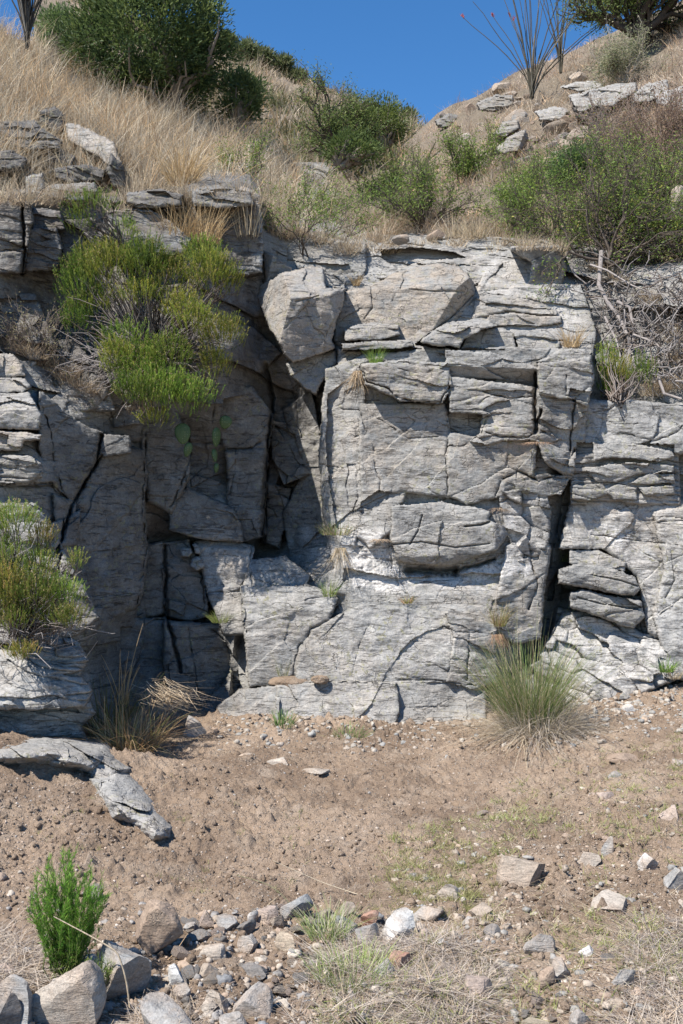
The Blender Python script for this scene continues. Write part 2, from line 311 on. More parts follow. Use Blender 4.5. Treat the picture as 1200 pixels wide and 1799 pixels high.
# bedrock blocks and loose blocks: poly, push toward camera (m), slope x, slope z, rounding (m), extra facets [(px,py,dY,sx,sz)], tint, lumpiness
def B(poly, p, sx=0., sz=0.1, R=.05, fac=(), tint=NT, n=0.02, lay=0, thing=None, abs_=None):
    return dict(poly=poly, p=p, sx=sx, sz=sz, R=R, fac=fac, tint=tint, n=n, lay=lay, thing=thing, abs=abs_)
BL = [
 # central wall mass with its shaded right side
 B([(575,650),(640,625),(800,612),(950,612),(1036,620),(1044,660),(1036,760),(1012,850),(1000,960),(975,1080),(962,1150),(830,1215),(560,1212),(440,1205),(425,1100),(425,1035),(540,1035),(590,1000),(570,900),(562,800),(568,720)],
   0, 0, .16, .06, [(1018,650,0,1.35,-.28),(575,800,0,-1.0,0)], NT, .02, 0, None, 8.12),
 # upper mass, protruding strata
 B([(636,642),(700,636),(785,640),(792,676),(776,706),(705,702),(645,674)], 0.094, .02, 0.15, .05, (), (.55,0,0), .02, 1, None, 8.12),
 B([(636,712),(780,710),(790,760),(783,800),(788,872),(700,862),(640,880),(632,800)], 0.028, 0, 0.15, .06, (), (.4,0,0), .015, 0, None, 8.12),
 B([(784,618),(860,622),(945,648),(946,684),(900,678),(850,668),(790,664)], 0.07, .05, 0.20, .04, [(860,645,0,0,-1.2)], (.1,0,.1), .02, 1, None, 8.12),
 B([(790,664),(946,684),(942,722),(850,726),(792,722)], 0.066, .03, 0.10, .05, (), (.2,0,0), .02, 1, None, 8.12),
 B([(852,722),(942,722),(940,772),(880,772),(800,800),(845,762)], 0.094, 0, 0.20, .05, (), (.1,0,0), .02, 1, None, 8.12),
 B([(946,640),(1036,630),(1042,668),(1030,712),(1008,700),(988,700),(950,690)], 0.132, .15, 0.10, .06, (), (0,0,.1), .03, 1, None, 8.12),
 B([(946,692),(1010,704),(1032,712),(1022,790),(1000,838),(960,812),(944,770)], 0.083, .2, 0.00, .07, (), (0,0,.1), .03, 1, None, 8.12),
 B([(790,760),(860,776),(944,775),(935,838),(895,845),(880,870),(820,884),(788,870)], 0.072, 0, 0.10, .06, (), (.45,0,0), .02, 0, None, 8.12),
 B([(882,848),(930,835),(1000,838),(985,866),(940,872),(886,875)], 0.07, .1, -0.10, .05, (), (0,0,.3), .03, 1, None, 8.12),
 B([(570,690),(632,640),(640,700),(634,790),(640,870),(620,960),(585,930),(572,850),(566,770)], 0.000, -.5, 0.15, .06, (), (.15,.1,0), .025, 0, None, 8.2),
 B([(628,880),(665,855),(712,865),(706,880),(690,890),(688,930),(650,960),(630,940)], 0.066, -.2, 0.25, .06, (), (0,.1,0), .025, 0, None, 8.12),
 # lower bright slabs
 B([(424,1032),(540,1028),(592,1052),(577,1088),(548,1104),(524,1140),(516,1196),(440,1205),(432,1112)], 0.084, -.05, .12, .06, [(470,1060,0,0,.5)], (0,.25,0), .02, 0, None, 8.05),
 B([(577,1092),(640,1062),(785,1078),(800,1100),(786,1196),(640,1204),(520,1200),(526,1146),(550,1108)], 0.140, -.04, .2, .06, (), (0,.3,0), .02, 0, None, 8.05),
 B([(786,1078),(870,1100),(872,1198),(830,1212),(788,1198),(800,1120)], .19, .10, .12, .05, (), (.1,.05,0), .025, 1, None, 8.05),
 B([(600,990),(700,1010),(830,1000),(940,1005),(944,1060),(905,1110),(790,1076),(640,1058),(590,1040)], 0.056, .0, .35, .06, (), (.1,.15,0), .02, 0, None, 8.1),
 B([(890,960),(945,945),(965,960),(955,1040),(948,1120),(905,1130),(860,1100),(880,1030)], 0.084, .15, .0, .07, (), (.1,0,0), .02, 0, None, 8.1),
 B([(384,1242),(420,1214),(492,1207),(488,1262),(470,1290),(388,1280)], 0.070, -.1, .45, .05, (), (.25,.1,0), .03, 0, None, 7.78),
 B([(490,1207),(560,1198),(694,1202),(702,1244),(690,1280),(560,1290),(482,1290)], 0.112, 0, .5, .05, (), (.1,.3,0), .02, 0, None, 7.78),
 B([(694,1202),(790,1194),(852,1212),(850,1290),(700,1290)], 0.084, .1, .35, .05, (), (0,.1,0), .02, 0, None, 7.88),
 B([(700,1240),(780,1236),(850,1260),(850,1310),(690,1310)], 0.140, .1, .9, .04, (), (.2,.1,0), .02, 0, None, 7.82),
 # columns beside the crevice
 B([(878,868),(920,862),(958,866),(966,900),(962,950),(948,990),(912,985),(890,930)], 0.056, .1, -.05, .05, (), (.1,.5,.1), .03, 2, None, 8.1),
 # top of the wall
 B([(600,508),(600,470),(670,430),(770,425),(830,455),(880,445),(940,440),(940,470),(850,480),(834,515),(828,562),(690,560)], 0, 0, .9, .05, (), (.15,.15,0), .03, 1, None, 9.2),
 B([(500,400),(570,420),(640,430),(640,480),(600,508),(575,510),(560,470),(500,470)], 0, 0, .5, .05, (), (0,0,.1), .03, 1, None, 9.2),
 B([(665,436),(740,432),(800,440),(830,455),(740,462),(700,478),(668,456)], .1, 0, 1.1, .04, (), (.1,.2,0), .02, 1, None, 9.6),
 B([(740,428),(850,418),(960,425),(985,440),(930,452),(860,458),(800,448)], .1, .05, 1.2, .05, (), (.1,.2,0), .02, 1, None, 9.9),
 B([(900,436),(985,434),(992,470),(985,500),(930,503),(938,462)], .5, .4, -.3, .05, (), (0,0,.9), .03, 0, None, 9.6),
 B([(830,520),(840,516),(930,506),(1018,502),(1045,580),(1040,624),(900,618),(800,618),(720,608),(735,596)], 0, .05, .7, .04, (), (.15,.1,0), .02, 1, None, 8.75),
 # right of the crevice
 B([(1030,705),(1120,705),(1240,720),(1240,800),(1100,785),(1020,800)], .1, -.05, .12, .08, (), (0,.15,0), .025, 0, None, 8.22),
 B([(1004,880),(1100,880),(1240,880),(1240,1160),(1140,1110),(1120,1010),(1060,962),(985,962)], .1, -.03, .12, .1, (), (.25,.5,0), .03, 0, None, 8.22),
 B([(1150,900),(1240,890),(1240,1200),(1180,1190),(1150,1080),(1170,1000)], .25, -.3, .12, .08, (), (0,.25,0), .03, 0, None, 8.22),
 B([(990,1080),(1030,1075),(1110,1105),(1180,1140),(1195,1190),(1100,1228),(1010,1235),(962,1235),(950,1150)], .1, -.12, .5, .08, (), (.1,.65,0), .035, 2, None, 8.08),
 B([(960,870),(1005,872),(990,960),(975,1060),(955,1060)], .0, .3, 0, .05, (), (0,0,.6), .03, 0, None, 8.75),
 B([(1008,772),(1190,776),(1192,884),(1004,884),(1006,820)], .05, -.02, .08, .05, (), (0,.1,.15), .03, 3, None, 8.2),
 # recess; its shade is also put into the blocks' dark tint
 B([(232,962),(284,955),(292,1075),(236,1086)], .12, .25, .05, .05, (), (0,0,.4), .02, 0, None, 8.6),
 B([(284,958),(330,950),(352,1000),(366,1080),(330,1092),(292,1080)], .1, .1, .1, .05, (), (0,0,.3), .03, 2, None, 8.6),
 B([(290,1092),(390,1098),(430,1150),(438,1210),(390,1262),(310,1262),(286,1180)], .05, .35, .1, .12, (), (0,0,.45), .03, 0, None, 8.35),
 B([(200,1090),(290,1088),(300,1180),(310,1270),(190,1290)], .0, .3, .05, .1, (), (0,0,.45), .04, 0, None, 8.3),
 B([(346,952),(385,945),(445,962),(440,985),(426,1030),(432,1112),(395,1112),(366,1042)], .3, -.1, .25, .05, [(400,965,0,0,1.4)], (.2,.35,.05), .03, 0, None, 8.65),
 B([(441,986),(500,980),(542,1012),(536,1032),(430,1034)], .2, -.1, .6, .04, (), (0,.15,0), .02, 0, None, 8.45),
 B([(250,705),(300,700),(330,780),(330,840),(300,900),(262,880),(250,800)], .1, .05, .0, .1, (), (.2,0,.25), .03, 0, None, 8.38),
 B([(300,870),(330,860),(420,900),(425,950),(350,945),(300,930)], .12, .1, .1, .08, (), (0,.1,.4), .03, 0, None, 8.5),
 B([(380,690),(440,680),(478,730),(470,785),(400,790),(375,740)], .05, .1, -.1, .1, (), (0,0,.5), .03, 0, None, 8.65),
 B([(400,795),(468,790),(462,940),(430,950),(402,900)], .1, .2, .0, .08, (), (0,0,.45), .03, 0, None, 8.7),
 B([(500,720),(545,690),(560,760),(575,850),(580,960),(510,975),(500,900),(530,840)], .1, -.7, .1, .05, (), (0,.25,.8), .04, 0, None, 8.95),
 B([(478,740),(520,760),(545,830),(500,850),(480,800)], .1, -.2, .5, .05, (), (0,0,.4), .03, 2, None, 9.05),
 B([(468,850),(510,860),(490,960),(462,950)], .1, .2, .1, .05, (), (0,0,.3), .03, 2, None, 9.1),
 # left wall; dark tint on the shaded blocks carries painted shade
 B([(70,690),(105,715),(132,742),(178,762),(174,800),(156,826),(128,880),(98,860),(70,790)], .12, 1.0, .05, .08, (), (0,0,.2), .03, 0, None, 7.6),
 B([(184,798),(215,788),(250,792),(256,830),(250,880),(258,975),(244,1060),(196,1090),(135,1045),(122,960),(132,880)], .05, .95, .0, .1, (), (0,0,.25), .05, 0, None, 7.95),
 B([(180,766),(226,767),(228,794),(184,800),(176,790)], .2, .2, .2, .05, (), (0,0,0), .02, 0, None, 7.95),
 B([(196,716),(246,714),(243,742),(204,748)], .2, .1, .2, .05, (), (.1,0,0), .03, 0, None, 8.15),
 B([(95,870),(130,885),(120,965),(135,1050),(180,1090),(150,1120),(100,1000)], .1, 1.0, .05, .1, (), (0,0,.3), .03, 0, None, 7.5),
 # lower left ledges
 B([(-420,890),(-100,886),(62,887),(76,908),(100,950),(160,1060),(172,1085),(140,1110),(80,1130),(-420,1120)], .0, .12, .06, .06, [(0,905,0,0,1.5)], (.1,.2,0), .03, 1, None, 6.55),
 B([(-420,1130),(20,1138),(64,1122),(104,1112),(138,1132),(152,1160),(138,1186),(160,1214),(146,1240),(60,1246),(-420,1236)], .15, .35, .45, .1, [(60,1195,0,0,1.3)], (.1,.3,0), .05, 3, None, 6.42),
 B([(-420,1230),(50,1226),(110,1236),(150,1228),(166,1252),(140,1276),(154,1300),(-420,1300)], .15, .4, .0, .1, [(60,1262,0,0,.8)], (.2,.2,0), .05, 3, None, 6.50),
 # upper left bands
 B([(-420,356),(52,357),(56,385),(48,420),(40,478),(-420,480)], .2, .1, .1, .06, (), (0,0,.15), .03, 1, None, 7.9),
 B([(48,404),(98,403),(110,440),(100,475),(38,474)], .2, .2, .1, .06, (), (0,0,.1), .03, 3, None, 8.1),
 B([(60,368),(104,374),(112,402),(56,402)], .15, .1, .1, .04, (), (0,0,.2), .03, 1, None, 8.3),
 B([(-420,500),(60,520),(95,600),(60,640),(-420,640)], .1, .2, .5, .06, (), (.1,0,.1), .05, 2, None, 7.8),
 B([(70,600),(130,600),(180,660),(200,720),(130,720),(90,680)], .1, .1, .3, .06, (), (.7,0,.1), .05, 2, None, 7.9),
 B([(190,372),(262,370),(300,392),(332,420),(322,444),(280,448),(200,445)], .3, .1, .3, .06, (), (.1,0,.35), .04, 1, None, 8.5),
 B([(330,335),(400,325),(455,345),(460,420),(458,478),(380,485),(335,430)], .2, .1, .1, .07, (), (.1,0,.35), .04, 1, None, 8.8),
]
# loose blocks and boulders wedged on the cliff: each an object of its own
TH = [
 B([(455,503),(492,480),(546,470),(568,471),(573,506),(606,508),(601,545),(590,565),(584,598),(590,612),(560,625),(514,637),(500,622),(472,572),(452,522)], 0, .42, -.2, .03,
   [(520,523,0,.3,1.5),(495,585,0,-2.6,.6),(574,500,.0,1.3,0)], (.75,.2,.25), .025, 0, ('boulder','big angular boulder with pale sloping top, left end of the cliff top','boulder'), 8.2),
 B([(584,600),(590,560),(606,512),(650,503),(692,481),(752,464),(800,466),(820,479),(834,500),(832,556),(802,568),(765,592),(735,602),(690,606),(640,602),(600,614)], 0, -.06, .25, .04,
   [(720,506,0,-.1,1.2),(784,540,0,1.2,-.5)], (.95,0,.1), .02, 0, ('boulder','widest boulder on the cliff top, grey cap and tan face, dark right end','boulder'), 8.62),
 B([(605,580),(625,570),(660,566),(700,570),(704,588),(676,597),(606,600)], .0, .05, .3, .03, [(640,575,0,0,1.6)], (.2,0,.1), .012, 1, ('rock_slab','small lens-shaped slab leaning against the foot of the widest boulder','rock slab'), 8.36),
 B([(600,603),(660,598),(722,597),(728,608),(700,613),(600,616)], .0, .05, .3, .02, (), (.1,0,.1), .01, 1, ('rock_slab','thin flat slab under the lens-shaped slab below the widest boulder','rock slab'), 8.28),
 B([(834,516),(848,478),(884,455),(938,452),(950,462),(940,500),(926,514),(880,512)], .0, .1, 1.0, .04, [(885,505,0,0,.1)], (.45,.4,0), .02, 0, ('rock_slab','pale ochre-stained block on the cliff top beside a dark hollow','rock block'), 9.15),
 B([(828,561),(836,520),(872,515),(932,519),(978,546),(981,554),(950,553),(892,547),(858,556)], .0, .1, .8, .03, [(880,540,0,0,.15)], (.35,.1,0), .015, 1, ('rock_slab','long pale wedge-shaped slab above a tan broken ledge on the cliff top','rock slab'), 8.78),
 B([(852,566),(860,554),(902,549),(942,555),(986,554),(988,568),(960,573),(900,572),(856,574)], .0, .1, .1, .025, (), (.6,.1,0), .015, 1, ('rock_slab','thin tan slab with broken edge tucked under the long pale wedge slab','rock slab'), 8.7),
 B([(738,601),(750,586),(788,566),(846,560),(872,572),(846,580),(816,596),(808,612),(760,606)], .0, .1, .8, .03, [(800,590,0,.2,.1)], (.1,.1,.1), .015, 1, ('rock_slab','low grey slab at the right foot of the widest boulder','rock slab'), 8.25),
 B([(808,614),(822,583),(846,578),(884,576),(902,584),(908,617),(860,618)], .0, .0, .35, .03, (), (0,0,0), .01, 0, ('rock_block','smooth trapezoid grey block at the middle of the upper ledge','rock block'), 8.45),
 B([(902,582),(960,578),(984,600),(984,611),(942,634),(912,620)], .0, .1, .4, .04, (), (.05,.1,0), .015, 1, ('rock_block','rounded layered block right of the smooth trapezoid block','rock block'), 8.42),
 B([(940,636),(986,612),(1028,614),(1042,628),(1034,643),(1000,646)], .0, .2, .2, .04, (), (0,.05,0), .02, 1, ('rock_block','corner block overhanging the right edge of the wall above the crevice','rock block'), 8.2),
 B([(686,888),(775,881),(838,892),(862,898),(858,914),(886,922),(895,940),(874,968),(826,981),(792,996),(718,991),(698,987),(686,950)], .17, -.02, .02, .035, [(800,975,0,0,-.6),(870,940,0,.9,0),(760,905,0,0,.35)], (.05,.1,0), .012, 0, ('rock_slab','big jutting slab with a dark gap beneath it in the middle of the wall','rock slab'), 8.12),
 B([(502,640),(546,622),(590,615),(592,640),(570,668),(556,694),(532,680),(512,660)], .0, .1, .3, .04, (), (.1,.1,.1), .02, 0, ('rock_block','tilted grey block directly beneath the big angular boulder','rock block'), 8.4),
 B([(593,612),(634,616),(640,640),(600,664),(572,668),(592,640)], .0, 0, .2, .03, (), (.3,.1,0), .02, 0, ('rock_block','small cracked block between the angular boulder and the green sprout','rock block'), 8.4),
 B([(461,438),(482,448),(512,470),(516,481),(490,492),(465,502)], .0, .3, -.4, .03, [(475,470,0,-1.5,0)], (.4,0,.3), .02, 0, ('rock_block','wedge-shaped brown stone standing behind the big angular boulder','rock'), 8.75),
 B([(1041,776),(1114,777),(1182,793),(1186,803),(1160,811),(1114,807),(1071,804),(1041,812)], 0, -.05, .1, .025, (), (0,.15,0), .012, 1, ('rock_slab','long topmost slab of the layered stack right of the crevice','rock slab'), 8.08),
 B([(1026,825),(1068,814),(1120,812),(1185,818),(1185,829),(1120,834),(1084,848),(1046,846)], 0, -.05, .1, .025, (), (0,.1,.05), .012, 1, ('rock_slab','second slab from the top in the layered stack right of the crevice','rock slab'), 8.08),
 B([(1101,849),(1138,831),(1185,832),(1187,849),(1120,853)], 0, -.05, .1, .025, (), (0,.1,.05), .012, 1, ('rock_slab','stubby slab at the right of the layered stack, just under its second slab','rock slab'), 8.08),
 B([(1061,861),(1084,849),(1119,855),(1121,879),(1080,880)], 0, 0, .1, .03, (), (0,0,.1), .012, 1, ('rock_slab','rounded pillow-shaped stone at the bottom middle of the layered stack','rock'), 8.08),
 B([(1120,855),(1186,851),(1185,867),(1160,874),(1130,870)], 0, -.05, .1, .025, (), (0,0,.05), .012, 1, ('rock_slab','lowest slab on the right side of the layered stack','rock slab'), 8.08),
 B([(1005,852),(1060,848),(1070,869),(1037,881),(1005,878)], 0, .1, .1, .025, (), (0,0,.15), .015, 1, ('rock_slab','half-shaded slab at the lower left of the layered stack by the crevice','rock slab'), 8.08),
 B([(1000,965),(1052,966),(1102,988),(1098,1004),(1062,1000),(1000,990)], 0, 0, .4, .03, (), (.1,.1,0), .015, 1, ('rock_slab','uppermost thin slab of the three-layer block right of the crevice','rock slab'), 8.1),
 B([(982,1000),(1022,988),(1083,1000),(1117,1014),(1127,1036),(1114,1048),(1071,1042),(1022,1032),(980,1026)], 0, .05, .1, .05, (), (0,.05,.05), .015, 1, ('rock_slab','thick middle slab of the three-layer block right of the crevice','rock slab'), 8.0),
 B([(1000,1039),(1024,1035),(1071,1046),(1127,1054),(1133,1083),(1114,1103),(1090,1099),(1038,1078),(1000,1068)], 0, .05, .1, .05, (), (0,.05,.05), .015, 1, ('rock_slab','thick bottom slab of the three-layer block, tapering to the lower left','rock slab'), 8.0),
 B([(1090,1100),(1116,1104),(1134,1086),(1150,1100),(1146,1116),(1110,1114)], 0, .1, .3, .03, (), (0,.1,.1), .015, 0, ('rock','small stone under the lower right end of the three-layer block','rock'), 8.35),
 B([(974,1168),(1000,1156),(1046,1164),(1058,1176),(1052,1186),(1010,1182),(978,1178)], 0, .1, .4, .03, (), (0,.1,0), .015, 0, ('rock','low flat stone on the pale apron behind the big grass tussock','rock'), 8.0),
 B([(-60,618),(24,622),(40,640),(44,660),(20,664),(-60,660)], 0, .1, .5, .04, (), (.7,.1,0), .03, 0, ('rock_block','tan rounded rock at the left edge, top of the left ledge stack','rock'), 7.25),
 B([(-60,662),(44,664),(54,680),(40,690),(-60,692)], 0, .1, .6, .03, (), (.1,.1,0), .02, 1, ('rock_slab','thin grey slab in the left ledge stack under the tan rounded rock','rock slab'), 7.05),
 B([(-60,692),(50,688),(66,714),(73,726),(68,756),(-60,752)], 0, .1, -.15, .03, [(20,720,0,.1,1.6)], (.05,.25,0), .015, 1, ('rock_slab','thick slab with a bright sloping top at the left edge','rock slab'), 6.85),
 B([(-60,757),(38,757),(72,764),(70,772),(42,776),(36,792),(-60,794)], 0, .1, .1, .03, (), (.5,.15,0), .03, 1, ('rock_slab','narrow ochre-stained slab jutting below the bright sloping slab','rock slab'), 6.85),
 B([(-60,797),(52,799),(73,812),(76,838),(44,850),(-60,852)], 0, .1, .0, .04, (), (0,.05,.1), .02, 3, ('rock_slab','layered slab lowest in the stack on the left edge','rock slab'), 6.85),
 B([(316,966),(322,961),(336,961),(340,972),(332,980),(318,978)], 0, 0, .3, .04, (), (0,.2,0), .01, 0, ('rock','small rounded stone catching sunlight in the shaded recess, upper left of three','rock'), 8.35),
 B([(336,956),(344,953),(352,962),(352,974),(342,974)], 0, 0, .3, .04, (), (0,.2,0), .01, 0, ('rock','smallest rounded stone of three in the recess beside the pale block','rock'), 8.36),
 B([(336,982),(346,976),(356,980),(360,996),(346,1004),(334,996)], 0, 0, .3, .04, (), (0,.2,0), .01, 0, ('rock','lowest rounded stone of the three at the left edge of the pale recess block','rock'), 8.32),
]
CRACKS = [([(716,1003),(745,1003),(775,1006),(800,1003)],6,.30),([(800,1003),(840,992),(870,982)],2.5,.13),  # polyline, half width px, depth m
 ([(634,645),(645,672),(675,681),(705,701),(730,707),(775,706),(790,680)],1.8,.10),([(634,650),(640,637),(700,637),(790,645)],1.3,.05),
 ([(790,650),(789,700),(786,740),(790,760),(781,800),(786,840),(787,870)],1.2,.05),([(647,725),(680,745),(717,771),(770,767)],1.3,.05),
 ([(820,710),(840,711),(852,700),(865,695),(900,700),(935,697)],1.3,.06),([(942,655),(940,700),(941,760),(950,722)],2.2,.14),
 ([(855,760),(880,768),(920,770),(950,760),(980,760)],1.4,.07),([(787,785),(815,783),(845,762),(855,730)],1.4,.06),
 ([(885,842),(910,828),(945,845),(980,835),(1010,790)],2.2,.12),([(880,846),(870,870),(866,880)],1.8,.07),
 ([(995,660),(995,695),(1015,695),(1035,680)],1.5,.07),([(600,720),(630,720),(645,762),(620,770)],1.3,.05),
 ([(655,780),(660,825),(670,845),(665,865)],1.3,.05),([(625,835),(630,880),(620,900)],1.3,.05),([(597,1060),(575,1090),(545,1106),(525,1137),(517,1170),(515,1192)],1.6,.07),
 ([(422,1034),(430,1090),(436,1112)],1.6,.06),([(928,950),(933,990),(945,1025),(929,1072)],2.0,.1),([(648,1100),(632,1132),(618,1190)],.9,.02),
 ([(825,1112),(822,1160),(820,1195)],1.6,.06),([(780,1100),(800,1110),(850,1112)],1.4,.05),([(700,1195),(765,1195),(835,1205)],1.8,.06),([(500,1200),(590,1199),(685,1201)],1.8,.06),
 ([(655,670),(700,672),(740,680),(785,678)],1.1,.03),([(700,650),(735,655),(760,652)],1.1,.03),([(560,620),(530,640),(505,655)],1.8,.08),
 ([(1155,918),(1190,914),(1215,917)],1.8,.06),([(1040,940),(1100,948),(1190,958)],1.2,.04),([(1180,970),(1185,1020),(1170,1050)],1.5,.06),([(1160,1080),(1200,1050)],1.5,.05),
 ([(1090,760),(1150,775),(1180,765),(1200,750)],1.4,.05),([(1040,730),(1080,745),(1120,745)],1.2,.03),
 ([(178,765),(170,810),(150,845),(130,880),(112,930),(100,970)],2.6,.16),([(255,760),(254,830),(250,900),(258,960),(240,1060)],1.8,.12),([(186,835),(220,838),(248,850)],1.2,.03),
 ([(70,705),(90,760),(95,820),(110,860)],2.0,.1),([(60,850),(90,850),(125,885),(110,960),(100,1010)],2.2,.12),([(330,750),(336,800),(318,850),(300,890)],2.0,.1),
 ([(400,790),(440,788),(468,770)],2.2,.1),([(415,790),(412,830),(405,870)],1.6,.06),([(380,690),(372,740),(385,780)],2,.08),([(466,640),(480,700),(470,780),(465,860),(462,950)],3,.2),
 ([(290,960),(292,1080),(300,1110),(318,1180)],2.4,.14),([(235,1085),(290,1090),(360,1094)],2.2,.12),([(348,1085),(360,1060),(352,1000)],2.0,.1),([(330,1100),(340,1160),(350,1230)],1.6,.06),
 ([(365,1100),(400,1130),(412,1200)],1.6,.06),([(640,520),(648,560)],1,.03),([(852,690),(890,700)],1,.03),([(890,460),(850,490),(840,515)],1.6,.08),
 ([(720,515),(660,505)],1,.02),([(440,965),(442,1028)],1.6,.06),([(366,1042),(420,1040)],1.2,.04),([(880,440),(882,455)],1.4,.05),
 ([(40,360),(44,440),(38,480)],2.4,.14),([(98,400),(112,440),(102,480)],2.2,.1),([(0,440),(35,442)],1.5,.06),([(1010,700),(1000,800),(985,900),(965,1000)],2,.1),
]
TCR = [ # fractures in the loose blocks
 ([(817,925),(845,922),(860,917)],1.4,.05),([(688,957),(740,952),(800,962),(860,955)],1.2,.03),([(742,905),(735,932),(720,957)],1.1,.03),
 ([(645,630),(600,560)],.1,.0),([(742,578),(700,605),(740,565),(725,500)],.1,.0),([(830,520),(790,560),(770,575),(735,600)],1.4,.04),([(640,560),(655,540),(652,505)],1.1,.025),
 ([(720,508),(760,512),(815,512)],1.2,.02),([(1040,1010),(1090,1020),(1120,1030)],1.1,.03),([(1015,1050),(1060,1062),(1120,1070)],1.2,.03),([(520,530),(560,520)],1,.02),
]
def sdf_noise(gx, gy, a=2.6):
    return a*fbm(gx/16., gy/16., gx*0+3.3, 3)+a*.5*fbm(gx/5., gy/5., gx*0+1.1, 2)
def block_depth(b, gx, gy, edge=True):
    P = np.array(b['poly'], float); cx, cy = P[:, 0].clip(-100, 1300).mean(), P[:, 1].mean(); Y0 = b['abs']-b['p']
    sd = psd(gx, gy, b['poly'])+sdf_noise(gx, gy)+(0 if b['thing'] else 3.0)
    k = Y0/F
    def pl(ax, ay, d, sx, sz): return Y0+d+sx*(gx-ax)*k-sz*(gy-ay)*k
    D = pl(cx, cy, 0, b['sx'], b['sz'])
    for (ax, ay, d, sx, sz) in b['fac']:
        base = Y0+b['sx']*(ax-cx)*k-b['sz']*(ay-cy)*k
        D = np.maximum(D, base+d+sx*(gx-ax)*k-sz*(gy-ay)*k)
    R = b['R']*(.75 if b['thing'] else .42); q = np.clip(1-sd*k/R, 0, 1)
    D = D+R*(1-np.sqrt(1-q*q*.995))*1.3
    return D, sd
def surf_noise(gx, gy, D, n, lay, sd=None):
    X, Z = (gx-CX)*D/F, CAMZ-(gy-CY)*D/F; s = X*0
    r = n*1.6*fbm(X*2.2, Z*3.2, D*2.2, 4)+n*.45*fbm(X*6, Z*9+X*2, D*6, 4, True)
    r = r+.004*fbm(X*30, Z*55, D*30, 3)+.022*np.maximum(0, fbm(X*3.1+4, Z*4.2+X, D*3, 4, True)-.15)-.03*np.maximum(0, fbm(X*1.5+4, Z*2.4-X*.6, D*1.5+8, 3, True)-.3)
    if lay == 1: r = r+slabs(X, Z, .60, .10, .10, .014, .009, .10, 3, .004)
    if lay == 2: r = r+slabs(X, Z, .20, .12, .35, .035, .015, .40, 5, .005)
    if lay == 3: r = r+slabs(X, Z, .36, .045, .12, .022, .016, .15, 8, .004)
    if lay == 0: r = r+slabs(X, Z, .42, .36, -.45, .007, .007, .06, 11, .0035)
    return r
def gridlines(a, b, lo, hi, fine, coarse):
    o1 = np.arange(a, lo, coarse); i = np.arange(lo, hi+fine, fine); o2 = np.arange(i[-1]+coarse, b+coarse, coarse)
    return np.concatenate([o1, i, o2])
